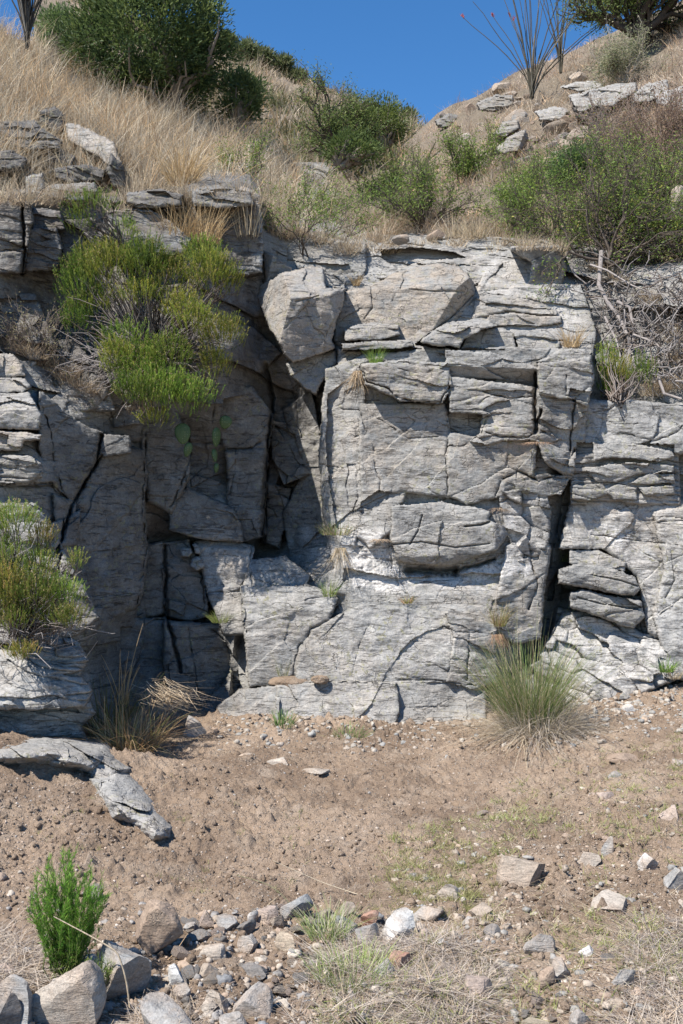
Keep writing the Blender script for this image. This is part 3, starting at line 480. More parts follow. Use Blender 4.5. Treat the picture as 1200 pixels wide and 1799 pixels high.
def build_cliff():
    xs = gridlines(-400, 1600, -8, 1208, 1.35, 9); ys = np.arange(285, 1346, 1.35)
    gx, gy = np.meshgrid(xs, ys)
    Db = CLIFF(gx, gy); D = Db.copy(); T = np.zeros(gx.shape+(3,)); T[..., 2] = .12
    X, Z = (gx-CX)*Db/F, CAMZ-(gy-CY)*Db/F
    D += np.clip((interp(TOPL, gx)+5*fbm(gx/30., gy/30., gx*0, 3)-gy)/40, 0, 3)*2.0
    D += slabs(X, Z, .7, .30, .1, .06, .02, .28, 1, .008)+.05*fbm(X*2, Z*3, Db*2, 4)+surf_noise(gx, gy, Db, .035, 0)
    D += .3*np.clip(psd(gx, gy, [(420,1030),(560,640),(1040,620),(1030,760),(1000,960),(965,1150),(850,1222),(500,1226),(400,1250)])/9, 0, 1)
    for b in BL:
        P = np.array(b['poly']); jx = np.where((xs >= P[:, 0].min()-12) & (xs <= P[:, 0].max()+12))[0]; jy = np.where((ys >= P[:, 1].min()-12) & (ys <= P[:, 1].max()+12))[0]
        sl = (slice(jy[0], jy[-1]+1), slice(jx[0], jx[-1]+1)); x, y = gx[sl], gy[sl]
        d, sd = block_depth(b, x, y); ins = sd > 0
        d = d+surf_noise(x, y, d, b['n'], b['lay'])
        win = ins & ((d < D[sl]+.6) if b['abs'] > 8.3 else ins)
        cur = D[sl]; w2 = win & ((d < cur) | (sd*9/F > b['R']*.8) & (cur-d > -.25))
        D[sl] = np.where(w2, d, cur)
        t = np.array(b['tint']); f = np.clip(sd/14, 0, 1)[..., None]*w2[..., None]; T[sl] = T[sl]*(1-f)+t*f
    nz = 1.6*fbm(gx/11., gy/11., gx*0+8, 3); nz2 = 1.6*fbm(gx/11., gy/11., gx*0+28, 3)
    for pts, w, dep in CRACKS:
        P = np.array(pts); jx = np.where((xs >= P[:, 0].min()-14) & (xs <= P[:, 0].max()+14))[0]; jy = np.where((ys >= P[:, 1].min()-14) & (ys <= P[:, 1].max()+14))[0]
        sl = (slice(jy[0], jy[-1]+1), slice(jx[0], jx[-1]+1))
        dd = pline(gx[sl]+nz[sl]*2, gy[sl]+nz2[sl]*2, pts); deep = dep > .12; w = w if deep else w*.62
        vary = 1 if deep else np.clip(.55+1.3*nz2[sl]*.6, .05, 1.4)
        D[sl] += dep*(.9 if deep else .55)*vary*np.exp(-(dd/w)**2)+dep*.08*np.exp(-(dd/(w*4))**2)
    # pale crust of broken caliche across the middle of the wall
    def paint(poly, ch, amt, soft=14):
        s = psd(gx, gy, poly)+6*fbm(gx/18., gy/18., gx*0+5, 3); f = np.clip(s/soft, 0, 1)*amt
        T[..., ch] = np.maximum(T[..., ch], f); return f
    f = paint([(600,990),(640,940),(690,950),(700,990),(800,1004),(880,985),(905,960),(895,1000),(830,1012),(740,1030),(700,1050),(620,1040)], 1, 1.4); paint([(700,985),(790,1000),(880,975),(915,940),(940,985),(900,1012),(800,1022),(700,1020)], 1, 1.2, 8); paint([(640,1010),(940,1000),(900,1050),(640,1060)], 1, .55, 25)
    X, Z = (gx-CX)*D/F, CAMZ-(gy-CY)*D/F
    D += np.minimum(f, 1)*(.008*fbm(X*38, Z*38, D*38, 3, True)+.02*fbm(X*6, Z*8, D*6, 3))
    paint([(690,995),(800,1004),(880,985),(940,985),(930,1010),(800,1028),(690,1024)], 1, 1.8, 5); paint([(880,870),(920,862),(915,960),(890,950)], 1, 1.2); paint([(520,900),(600,930),(610,1010),(560,1000),(520,960)], 1, .8)
    paint([(400,640),(480,640),(540,700),(560,800),(540,960),(400,960)], 2, .8, 20); paint([(470,640),(500,660),(520,720),(500,740),(470,700)], 0, .8); paint([(1040,910),(1120,905),(1110,1000),(1060,960)], 1, 1.0)  # first patch paints shade of the recess slot into the dark tint
    paint([(640,800),(780,740),(860,820),(840,880),(700,850)], 0, .55, 40); paint([(590,900),(690,930),(640,1010),(590,1000)], 1, .8)
    paint([(560,1080),(900,1060),(830,1200),(540,1200)], 1, .35, 40)
    paint([(-20,280),(465,280),(465,640),(420,760),(250,720),(-20,620)], 2, 1.0, 30); paint([(60,780),(250,690),(470,690),(560,760),(530,960),(430,960),(340,950),(290,960),(420,1110),(440,1260),(170,1290),(120,1060),(80,880)], 2, .85, 30)  # second patch puts recess and left-wall shade into the rock colour
    paint([(-20,330),(460,330),(460,560),(200,720),(-20,600)], 0, .6, 30); paint([(590,500),(700,480),(830,470),(830,600),(600,620)], 0, .5, 20)
    paint([(600,440),(830,430),(990,440),(1040,600),(840,600),(830,470),(690,470)], 1, .45, 25); paint([(1030,700),(1210,700),(1210,1210),(960,1210),(1000,900)], 1, .3, 30)
    V = W(gx.ravel(), gy.ravel(), D.ravel())
    me = mesh_from('cliff', V, gridfaces(*gx.shape), {'tint': T.reshape(-1, 3)}, True, 48, [M_ROCK])
    link('cliff', me, label='grey layered bedrock cliff with a shaded recess on its left', kind='structure')
    return xs, ys, D
def build_blocks(i0=0):
    for b in TH[i0:]:
        P = np.array(b['poly']); x = np.arange(P[:, 0].min()-7, P[:, 0].max()+8, 1.5); y = np.arange(P[:, 1].min()-7, P[:, 1].max()+8, 1.5)
        gx, gy = np.meshgrid(x, y); d, sd = block_depth(b, gx, gy)
        d = d+surf_noise(gx, gy, d, b['n'], b['lay'])
        for pts, w, dep in TCR: d = d+dep*np.exp(-(pline(gx, gy, pts)/w)**2) if dep else d
        V = W(gx, gy, d)
        V[sd < 0] = W(gx, gy, d+.42)[sd < 0]
        keep = sd > -2.4
        Fc = gridfaces(*gx.shape, keep); T = np.tile(np.array(b['tint'], float), (gx.size, 1))
        V, Fc, T = compact(V.reshape(-1, 3), Fc, T)
        c = V.mean(0); me = mesh_from(b['thing'][0], V-c, Fc, {'tint': T}, True, 48, [M_ROCK])
        link(b['thing'][0], me, None, b['thing'][1], b['thing'][2], 'loose blocks and slabs on the cliff' if i0 == 0 else 'rocks on the hillsides', kind='thing', loc=c)
# ---------------------------------------------------------------- ground
GP = []
for px, py, z in [(40,1290,.23),(-200,1290,.3),(160,1305,.03),(300,1292,.0),(400,1276,.0),(600,1266,.0),(830,1262,.0),(920,1250,.03),(1000,1222,.12),(1100,1215,.15),(1200,1195,.22),(1400,1195,.25),
                  (80,1400,.12),(-200,1400,.2),(300,1480,.0),(600,1400,-.02),(900,1400,.0),(1200,1400,.1),(1500,1400,.2),(100,1560,.02),(600,1540,-.03),(1100,1540,.04),(1500,1560,.15),
                  (270,1640,.05),(600,1620,.03),(900,1640,.03),(0,1700,.08),(600,1720,.03),(1200,1720,.08),(100,1799,.05),(600,1900,.02),(1200,1900,.05)]:
    Y = (CAMZ-z)*F/(py-CY); GP.append((100*(px-CX)*Y/F, 100*Y, z))
GP += [(-800,100,.3),(0,100,0),(800,100,.3),(-900,900,.6),(0,1000,.0),(900,900,.6),(0,-300,0)]
GT = Tps(GP, 3e-4)
def G0(x, y): return GT(100*x, 100*y)
def ghit(px, py):
    """where the view ray of a pixel meets the ground"""
    Y = CAMZ*F/max(py-CY, 1)
    for _ in range(12):
        z = float(G0(np.array([(px-CX)*Y/F]), np.array([Y]))[0]); Y = (CAMZ-z)*F/(py-CY)
    return Vector(((px-CX)*Y/F, Y, z))
def gdetail(x, y):
    o = x*0
    d = .045*fbm(x*1.6, y*1.6, o, 3)+.030*fbm(x*5, y*5, o+4, 4)-.035*np.maximum(0, fbm(x*4, y*7, o+14, 4, True)-.35)
    F1, F2, A, Bq, C, _, _ = voro(x/.055+.8*fbm(x*9, y*9, o, 2), y/.055+.8*fbm(x*9, y*9, o+7, 2), 2)
    m = np.clip(fbm(x*2.3, y*2.3, o+9, 3)*1.6+.55, 0, 1)
    d = d+m*(A**3)*.042*np.clip(1-F1*1.5, 0, 1)
    F1, F2, A, Bq, C, _, _ = voro(x/.022, y/.022, 4)
    d = d+(.3+m)*(A**3)*.018*np.clip(1-F1*1.5, 0, 1)+  .010*fbm(x*40, y*40, o, 3)
    return d*1.25
def build_ground():
    xs = np.concatenate([np.arange(-30, -4, 1.0), np.arange(-4, -3, .06), np.arange(-3, 3, .0095), np.arange(3, 4, .06), np.arange(4, 31, 1.0)])
    ys = np.concatenate([np.arange(-30, 1, 1.0), np.arange(1, 2.7, .05), 2.7*np.exp(np.arange(0, math.log(8.5/2.7), .0019)), np.arange(8.6, 9.6, .2)])
    gx, gy = np.meshgrid(xs, ys)
    z = G0(np.clip(gx, -9, 9), np.clip(gy, -3, 10))+gdetail(gx, gy)
    m = mesh_from('ground', np.stack([gx, gy, z], -1), gridfaces(*gx.shape), None, True, None, [M_SOIL])
    link('ground', m, label='dry brown soil floor of the wash below the cliff', kind='structure')

# ---------------------------------------------------------------- hillsides: crest line in the distance, foot nearby
HL = {}
def hillside(name, x0, x1, top, bot, ctrl, label, step=3.0, rows=170, amp=.10, back=8.0, pert=2.0, bumps=1.0):
    T = Tps([(a, b, math.log(c)) for a, b, c in ctrl], 3e-4)
    xs = np.arange(x0, x1+step, step); t = np.linspace(0, 1, rows)**1.15
    tp = interp(top, xs)+pert*fbm(xs/40., xs*0, xs*0+len(name), 3); bt = interp(bot, xs)
    py = tp[None]+(bt-tp)[None]*t[:, None]; px = np.repeat(xs[None], rows, 0)
    Y = np.exp(T(px, py)); V = W(px, py, Y)
    x, y, z = V[..., 0], V[..., 1], V[..., 2]
    fade = np.clip(t*12, .15, 1)[:, None]
    nn = amp*(1.6*fbm(x*.5, y*.5, z*.5, 3)+.8*fbm(x*2, y*2, z*2, 4)+.3*fbm(x*7, y*7, z*7, 3))*bumps
    V[..., 2] += nn*fade
    bk = []
    for k in (3, 2, 1):
        r = V[0].copy(); r[:, 1] += back*k; r[:, 0] *= 1+back*k/r[:, 1]*.5; r[:, 2] -= back*k*k*.35; bk.append(r)
    V = np.concatenate([np.array(bk), V]); me = mesh_from(name, V, gridfaces(V.shape[0], V.shape[1]), None, True, None, [M_HILL])
    link(name, me, label=label, kind='structure')
    HL[name] = (T, top, bot, x0, x1, V[3:], xs)
def hpt(name, px, py):
    """a point on a hillside seen at a pixel"""
    T = HL[name][0]; Y = float(np.exp(T(np.array([px*1.]), np.array([py*1.])))[0]); return at(px, py, Y)
def build_hills():
    hillside('left_hillside', -420, 660, [(-420,-260),(-200,-90),(0,60),(60,78),(100,105),(160,135),(220,165),(300,190),(380,205),(440,235),(500,275),(560,325),(610,370),(660,420)],
        [(-420,380),(460,385),(520,430),(660,452)],
        [(-420,380,8.6),(0,350,8.7),(120,350,9.2),(300,350,9.3),(450,370,9.7),(560,430,10.4),(-420,-200,13),(0,70,13.5),(0,200,10.3),(200,160,14.5),(200,260,10.8),(380,215,15.5),(400,300,11.4),(500,280,15.5),(610,372,14),(640,430,10.4)],
        'steep left hillside covered in tall dry grass', rows=150, amp=.10)
    hillside('far_hillside', 60, 800, [(60,-60),(140,-20),(180,15),(260,40),(400,82),(450,92),(520,122),(560,150),(640,182),(700,206),(745,226),(800,250)],
        [(60,420),(800,420)], [(60,-40,55),(400,84,52),(560,152,48),(745,228,42),(800,250,40),(150,200,34),(450,200,30),(600,260,24),(700,290,20),(60,420,14),(450,420,13),(800,420,13)],
        'far tan hillside closing the gully under the sky', rows=150, amp=.35, back=20)
    hillside('right_hillside', 480, 1620, [(480,430),(560,400),(620,340),(690,270),(745,222),(768,200),(795,184),(835,170),(870,150),(905,128),(950,112),(1000,92),(1040,72),(1100,44),(1160,20),(1200,0),(1400,-90),(1620,-180)],
        [(480,455),(1620,455)], [(480,440,10.8),(700,440,10.6),(1000,440,10.2),(1200,450,9.2),(1500,440,8.2),(620,345,16),(745,226,24),(700,330,14),(795,186,22.5),(905,130,21),(1000,95,20),(1200,10,18),(1500,-120,15),
         (800,330,13.0),(900,250,14.5),(1000,330,11.8),(1200,330,10.2),(1200,180,13),(1050,180,15),(1500,200,9)],
        'stony right hillside with pale tufts of dry grass', rows=170, amp=.13)
# ---------------------------------------------------------------- plant building blocks
def jit(c, n, v=.18, r=None):
    r = r or rng; c = np.array(c, float); k = 1+v*(r.random((n, 1))-.5)*2
    return np.clip(c*k*(1+.10*(r.random((n, 3))-.5)), 0, 1)
def mixcol(cols, wts, n):
    c = np.array(cols, float); i = rng.choice(len(c), n, p=np.array(wts)/sum(wts)); return jit(c, 1)[0] if n == 0 else np.clip(c[i]*(1+.36*(rng.random((n, 1))-.5)), 0, 1)
class Rib:
    """many thin strips in one mesh"""
    def __init__(s): s.P, s.Wd, s.S, s.C = [], [], [], []
    def add(s, P, Wd, side, C): s.P.append(P); s.Wd.append(Wd); s.S.append(side); s.C.append(C)
    def mesh(s, name, m, loc=None):
        Vs, Fs, Cs, o = [], [], [], 0
        for P, Wd, S_, C in zip(s.P, s.Wd, s.S, s.C):
            N, K, _ = P.shape
            L = P-S_[:, None]*Wd[..., None]*.5; R = P+S_[:, None]*Wd[..., None]*.5
            V = np.stack([L, R], 2).reshape(-1, 3)
            i = np.arange(N*K*2).reshape(N, K, 2)
            q = np.stack([i[:, :-1, 0], i[:, :-1, 1], i[:, 1:, 1], i[:, 1:, 0]], -1).reshape(-1, 4)
            Vs.append(V); Fs.append(q+o); Cs.append(np.repeat(C, K*2, 0)); o += len(V)
        V = np.concatenate(Vs)
        if loc is not None: V = V-np.array(loc)
        return mesh_from(name, V, np.concatenate(Fs), {'col': np.concatenate(Cs)}, False, None, [m])
def blades(rib, root, L, col, lean=.35, curl=.5, w=.004, K=4, az=None, droop=0., up=(0, 0, 1), taper=.25):
    n = len(root); root = np.asarray(root, float); L = np.broadcast_to(L, n)
    az = rng.random(n)*2*np.pi if az is None else az
    h = np.stack([np.cos(az), np.sin(az), az*0], -1); le = lean*rng.random(n)**.7; cu = curl*(rng.random(n)-.15); droop = np.asarray(droop)
    t = np.linspace(0, 1, K)[None, :, None]; upv = np.broadcast_to(np.asarray(up, float), (n, 3))
    P = root[:, None]+L[:, None, None]*(upv[:, None]*(t*np.sqrt(1-np.minimum(le, .95)**2)[:, None, None]-(cu[:, None, None]**2*.5+droop)*t**2)+h[:, None]*(le[:, None, None]*t+cu[:, None, None]*t**2))
    a2 = rng.random(n)*np.pi*2; side = np.stack([np.cos(a2), np.sin(a2), 0*a2], -1)
    wd = np.broadcast_to(w, n)[:, None]*np.linspace(1, taper, K)[None]
    rib.add(P, wd, side, col)
class Tub:
    def __init__(s): s.V, s.F, s.C, s.o = [], [], [], 0
    def add(s, P, R, col, sides=5):
        P = np.array([tuple(p) for p in P], float); K = len(P); R = np.broadcast_to(R, K)
        d = np.gradient(P, axis=0); d /= np.linalg.norm(d, axis=1)[:, None]+1e-9
        a = np.array([0.31, .9, .2]); u = np.cross(d, a); u /= np.linalg.norm(u, axis=1)[:, None]+1e-9; v = np.cross(d, u)
        th = np.arange(sides)*2*np.pi/sides
        V = P[:, None]+R[:, None, None]*(np.cos(th)[None, :, None]*u[:, None]+np.sin(th)[None, :, None]*v[:, None])
        i = np.arange(K*sides).reshape(K, sides); j = np.roll(i, -1, 1)
        q = np.stack([i[:-1], j[:-1], j[1:], i[1:]], -1).reshape(-1, 4)
        s.V.append(V.reshape(-1, 3)); s.F.append(q+s.o); s.o += K*sides
        c = np.array(col, float)*(1+.25*(rng.random()-.5)); s.C.append(np.tile(c, (K*sides, 1)))
    def mesh(s, name, m=None, loc=None):
        V = np.concatenate(s.V)
        if loc is not None: V = V-np.array(loc)
        return mesh_from(name, V, np.concatenate(s.F), {'col': np.concatenate(s.C)}, True, None, [m or M_BARK])
def wander(a, b, n=6, amp=.06):
    a, b = np.array(tuple(a), float), np.array(tuple(b), float); L = np.linalg.norm(b-a)
    t = np.linspace(0, 1, n)[:, None]; P = a+(b-a)*t
    o = np.cumsum(rng.normal(size=(n, 3)), 0); o -= o[0]+(o[-1]-o[0])*t
    return P+o*amp*L
def rdir(d, spread):
    v = np.array(d, float)+rng.normal(size=3)*spread; return v/np.linalg.norm(v)
def branches(tub, p, d, L, r, depth, col, spread=.45, up=.12, kids=(2, 4), tips=None, amp=.07, minr=.0022, shrink=.72):
    p = np.array(tuple(p), float); q = p+np.array(d)*L
    P = wander(p, q, 5, amp); tub.add(P, np.linspace(r, r*.62, 5), col, 5 if depth > 1 else 4)
    if tips is not None and depth <= 1:
        for k in (2, 3, 4): tips.append((P[k], np.array(d)))
    if depth == 0: return
    for k in range(rng.integers(kids[0], kids[1]+1)):
        f = .35+.65*rng.random() if k else 1.0
        i = min(4, int(f*4)); nd_ = rdir(d, spread)+np.array([0, 0, up]); nd_ /= np.linalg.norm(nd_)
        branches(tub, P[i], nd_, L*shrink*(.75+.5*rng.random()), max(r*.6, minr), depth-1, col, spread, up, kids, tips, amp, minr, shrink)

# small compound-leaved desert shrub / mesquite
def leafy(rib, tips, n, size, cols, wts, spr=.05):
    """tiny leaflets along the twigs"""
    T = np.array([t[0] for t in tips]); D = np.array([t[1] for t in tips]); i = rng.integers(0, len(T), n)
    c = T[i]+rng.normal(size=(n, 3))*spr+D[i]*rng.normal(size=(n, 1))*spr
    az = rng.random(n)*6.283; el = rng.normal(size=n)*.5; d = np.stack([np.cos(az)*np.cos(el), np.sin(az)*np.cos(el), np.sin(el)], -1)
    L = size*(.6+.8*rng.random(n)); t = np.linspace(0, 1, 3)[None, :, None]
    P = c[:, None]+d[:, None]*L[:, None, None]*t; P[:, :, 2] -= (L[:, None]*.25*t[..., 0]**2)
    s = np.cross(d, rng.normal(size=(n, 3))); s /= np.linalg.norm(s, axis=1)[:, None]
    wd = L[:, None]*np.array([.16, .42, .1])[None]
    rib.add(P, wd, s, mixcol(cols, wts, n))
def shrub(name, base, size, label, cat, cols, wts, bark=(.10, .08, .065), nst=6, depth=3, nleaf=6000, leaf=.02, lean=(0, 0, 1), sp=.5, group=None, r0=.02, spr=.05, up=.15, kids=(2, 4), first=.45, shape=None):
    o = thing(name, base, label, cat, group)
    tub, tips = Tub(), []
    for k in range(nst):
        d = rdir(np.array(lean, float), sp); d[2] = abs(d[2])*.8+.15; d /= np.linalg.norm(d)
        branches(tub, np.array(tuple(base))+rng.normal(size=3)*.02, d, size*first*(.7+.5*rng.random()), r0*(.6+.6*rng.random()), depth, bark, .42, up, kids, tips)
    if shape:
        cx, cz, rx, rz = shape; k = [t for t in tips if ((t[0][0]-cx)/rx)**2+((t[0][2]-cz)/rz)**2 < 1]; tips = k or tips
    link('branches', tub.mesh('branches', M_BARK, base), o)
    rib = Rib(); leafy(rib, tips, nleaf, leaf, cols, wts, spr)
    link('foliage', rib.mesh('foliage', M_LEAF, base), o)
    return o

# needle-leaved broom shrub: clusters of upright leafy shoots over grey stems
GREENS = [(.17, .25, .04), (.26, .33, .055), (.36, .38, .08), (.09, .14, .03)]
def broom(name, base, clusters, label, cat, cols=GREENS, wts=(4, 4, 2, 2), seed=(.34, .25, .13), seedf=.10, shoot=.075, nsh=16., nn=15, needle=.014, stems=True, dead=True, group=None, w=.0028, upn=.55):
    """clusters: (px,py,Y,rx,ry) in metres radius about a centre point; shoots cover the sunny shell"""
    o = thing(name, base, label, cat, group); tub, rib = Tub(), Rib(); bv = np.array(tuple(base))
    for (c, rx, rz, dens) in clusters:
        c = np.array(tuple(c))+np.array([0, rng.normal()*.09, 0]); rx, rz = rx*.95, rz*.95; tint = np.array([[1.0, 1.0, 1.0]])*(.75+.5*rng.random())*np.array([[.85+.4*rng.random(), 1, 1]]); n = int(nsh*dens*(rx*rz)*780)
        u = rng.normal(size=(n, 3)); u /= np.linalg.norm(u, axis=1)[:, None]; u[:, 1] = -np.abs(u[:, 1])*.9+.25*rng.random(n); u[:, 2] = np.where((u[:, 2] < -.5) & (rng.random(n) < .6), -u[:, 2], u[:, 2])
        rr = (.30+.82*rng.random((n, 1))**.6)*(1+.2*rng.normal(size=(n, 1))*.6)
        root = c+u*rr*np.array([rx, rx*.75, rz])
        d = u*np.array([1, .8, .6])*(1-upn)+np.array([0, -.06, 1.])*upn*1.6+rng.normal(size=(n, 3))*.12; d /= np.linalg.norm(d, axis=1)[:, None]
        Ls = shoot*(.55+.8*rng.random(n))
        # stalk
        t = np.linspace(0, 1, 3)[None, :, None]; P = root[:, None]+d[:, None]*Ls[:, None, None]*t
        az = rng.random(n)*6.28; side = np.stack([np.cos(az), np.sin(az), az*0], -1)
        cc = np.clip(mixcol(cols, wts, n)*tint, 0, 1); rib.add(P, np.full((n, 3), w*.8), side, cc*.8)
        k = rng.integers(0, 1, 1)[0]; N = n*nn; i = np.repeat(np.arange(n), nn); f = rng.random(N)**.8
        q = root[i]+d[i]*(Ls[i]*f)[:, None]
        e = rng.normal(size=(N, 3)); e -= (e*d[i]).sum(1)[:, None]*d[i]; e /= np.linalg.norm(e, axis=1)[:, None]
        nd_ = e*.55+d[i]*.9; nl = needle*(.6+.7*rng.random(N)); t = np.linspace(0, 1, 2)[None, :, None]
        P = q[:, None]+nd_[:, None]*nl[:, None, None]*t
        s_ = np.cross(nd_, rng.normal(size=(N, 3))); s_ /= np.linalg.norm(s_, axis=1)[:, None]
        wd = np.tile(np.array([[w, w*.45]]), (N, 1)); col = cc[i]*(1+.25*(rng.random((N, 1))-.5))*(.82+.36*f[:, None])
        rib.add(P, wd, s_, np.clip(col, 0, 1))
        ns = int(n*seedf*6)
        if ns:
            j = rng.integers(0, n, ns); q = root[j]+d[j]*Ls[j][:, None]*(.75+.3*rng.random((ns, 1)))+rng.normal(size=(ns, 3))*.004
            keep = fbm(q[:, 0]*7, q[:, 1]*7, q[:, 2]*7, 2) > .0; q = q[keep]; ns = len(q)
            blades(rib, q, .011, jit(seed, ns, .3), .8, .3, .006, 2)
        if stems:
            for k in range(int(8+60*rx*dens)):
                j = rng.integers(0, n); a = bv+rng.normal(size=3)*.03
                tub.add(wander(a, root[j], 7, .045), np.linspace(.007, .0018, 7), (.20, .17, .15) if rng.random() < .7 else (.10, .075, .06), 4)
    if dead:
        for (c, r, m) in dead if isinstance(dead, list) else []:
            c = np.array(tuple(c))
            for k in range(m):
                q = c+rng.normal(size=3)*np.array([r, r*.5, r*.7]); tub.add(wander(bv+(c-bv)*rng.random()*.6, q, 6, .10), np.linspace(.005, .0014, 6), (.30, .27, .255), 4)
    link('foliage', rib.mesh('foliage', M_LEAF, base), o)
    if tub.V: link('branches', tub.mesh('branches', M_BARK, base), o)
    return o
TAN = [(.47, .37, .235), (.55, .45, .30), (.38, .29, .18), (.42, .36, .27), (.29, .23, .16)]
TANW = (4, 3, 2, 3, 1)
def tuft(rib, p, n, L, cols=TAN, wts=TANW, lean=.6, curl=.5, w=.004, r=.05, K=4, droop=.05, up=(0, 0, 1)):
    p = np.array(tuple(p)); a = rng.random(n)*6.283; q = r*np.sqrt(rng.random(n))
    root = p+np.stack([q*np.cos(a), q*np.sin(a), a*0-.01], -1); az = a+rng.normal(size=n)*.7
    blades(rib, root, L*(.45+.65*rng.random(n)), mixcol(cols, wts, n), lean, curl, w, K, az, droop, up)
def grass_clump(name, p, label, cat, group=None, **kw):
    o = Rib(); tuft(o, p, **kw)
    return link(name, o.mesh(name, M_GRASS, p), None, label, cat, group, loc=p)
def scatter_grass(name, hill, n, label, region, L=(.25, .5), nb=12, w=.005, cols=TAN, wts=TANW, dens=None, K=4, lean=.55, pat=1.2, thr=-.25):
    """one mass of blades over a hillside; region: polygon in the photograph's frame"""
    T = HL[hill][0]; P = np.array(region); rib = Rib(); pts = []
    while sum(len(q) for q in pts) < n:
        m = n*3; px = P[:, 0].min()+rng.random(m)*np.ptp(P[:, 0]); py = P[:, 1].min()+rng.random(m)*np.ptp(P[:, 1])
        tp = interp(HL[hill][1], px); k = (psd(px, py, region) > 0) & (py > tp+1)
        px, py = px[k], py[k]; Y = np.exp(T(px, py)); w3 = W(px, py, Y)
        k = fbm(w3[:, 0]*pat, w3[:, 1]*pat, w3[:, 2]*pat, 3)*1.5 > thr+.5*rng.random(len(px))-.25
        pts.append(w3[k])
    pts = np.concatenate(pts)[:n]
    tl = L[0]+(L[1]-L[0])*rng.random(n)**1.5; tc = (.62+.62*rng.random(n))*(1+.35*fbm(pts[:, 0]*1.3, pts[:, 1]*1.3, pts[:, 2]*1.3, 2)); cd = rng.random(n)*6.283; cs = rng.random(n)
    i = np.repeat(np.arange(n), nb); N = len(i); a = rng.random(N)*6.283; q = .06*np.sqrt(rng.random(N))*(w/.005)
    root = pts[i]+np.stack([q*np.cos(a), q*np.sin(a), a*0-.03], -1)
    col = np.clip(mixcol(cols, wts, N)*tc[i][:, None]*np.where(cs[i] < .25, .8, 1)[:, None]*np.where((cs[i] > .8)[:, None], np.array([[1.08, .9, .72]]), 1), 0, 1)
    flat = cs[i] < .3; blades(rib, root, tl[i]*(.4+.75*rng.random(N)), col, np.where(flat, .98, lean), np.where(flat, .9, .75), w*(.7+.6*rng.random(N)), K, np.where(cs[i] > .5, cd[i]+rng.normal(size=N)*.9, a+rng.normal(size=N)*.8), np.where(flat, .25, .08)[:, None, None])
    o = link(name, rib.mesh(name, M_GRASS), label=label, kind='stuff'); return o
# ---------------------------------------------------------------- planting
xs_c, ys_c, D_c = build_cliff(); build_blocks(); build_ground(); build_hills()
def cl(px, py, off=0.0):
    i = int(np.clip(np.searchsorted(ys_c, py), 0, len(ys_c)-1)); j = int(np.clip(np.searchsorted(xs_c, px), 0, len(xs_c)-1))
    return at(px, py, D_c[i, j]-off)
def C(px, py, Y, rx, ry, dens=1.0): return (at(px, py, Y), rx*Y/F, ry*Y/F, dens)
# the large green shrub hanging on the left wall, and its smaller neighbour above
broom('green_shrub', cl(268, 628, .02), [C(148,505,7.95,40,50), C(200,478,7.85,44,36), C(258,470,7.75,42,40), C(300,492,7.7,36,36,.8), C(352,452,7.8,34,30), C(372,488,7.7,42,38),
      C(400,500,7.75,26,22), C(322,545,7.65,38,30,.7), C(252,522,7.7,44,26,.7), C(140,566,7.95,30,34,.8), C(388,592,7.6,40,30), C(345,572,7.6,34,26), C(242,642,7.5,52,40), C(200,634,7.55,26,32),
      C(282,690,7.5,56,40), C(332,700,7.55,48,34,.8), C(375,648,7.65,30,30,.7), C(236,690,7.5,34,26), C(180,540,7.95,30,30,.6), C(165,460,7.95,40,30,.7), C(225,600,7.7,40,30,.4), C(300,630,7.6,40,40,.6), C(270,740,7.55,30,14,.6), C(180,610,7.9,26,30,.5)],
      'largest green needle-leaved shrub hanging on the shaded left wall', 'shrub', shoot=.075, nsh=21, seedf=.22, dead=[(at(300,580,7.75),.16,70), (at(170,650,7.75),.22,150), (at(215,600,7.9),.15,80)])
broom('green_shrub', cl(218, 446, .02), [C(168,372,8.0,46,24), C(142,402,8.0,24,24), C(212,402,7.95,26,26), C(180,420,8.05,26,20,.4)],
      'small green shrub on the ledge just above the large hanging shrub', 'shrub', shoot=.07, nsh=10, dead=[(at(200,430,8.1),.12,30)])
OLIVE = [(.24, .31, .06), (.35, .37, .09), (.16, .24, .04), (.44, .38, .15)]
broom('olive_shrub', cl(40, 1110, .0), [C(30,918,6.2,44,24), C(68,950,6.15,26,22,.8), C(20,985,6.2,30,30,.6), C(22,1030,6.1,38,34,.8), C(66,1040,6.05,40,30), C(112,1048,6.05,34,28), C(128,1088,6.05,28,22), C(86,1090,6.05,34,22,.8),
      C(24,1092,6.05,34,22,.8), C(44,1150,6.05,26,16), C(-30,1000,6.1,40,90), C(146,990,6.3,13,14), C(60,1000,6.1,36,30,.7), C(10,1060,6.1,34,30)],
      'sparse olive shrub with bare grey twigs on the lower left ledge', 'shrub', cols=OLIVE, wts=(4,3,3,2), seedf=.18, shoot=.062, nsh=32, needle=.011, w=.0024, dead=[(at(30,1100,6.1),.16,90), (at(100,1080,6.1),.14,60), (at(20,980,6.15),.12,50), (at(110,1000,6.2),.07,40)])
broom('green_shrub', cl(1085, 706, .0), [C(1062,652,8.6,20,38), C(1086,665,8.5,26,32), C(1114,668,8.5,22,26), C(1075,690,8.5,30,16)],
      'small bright green shrub at the top of the crevice right of the wall', 'shrub', shoot=.09, nsh=12, seedf=.2, upn=.8, dead=[(at(1090,694,8.5),.1,30)])
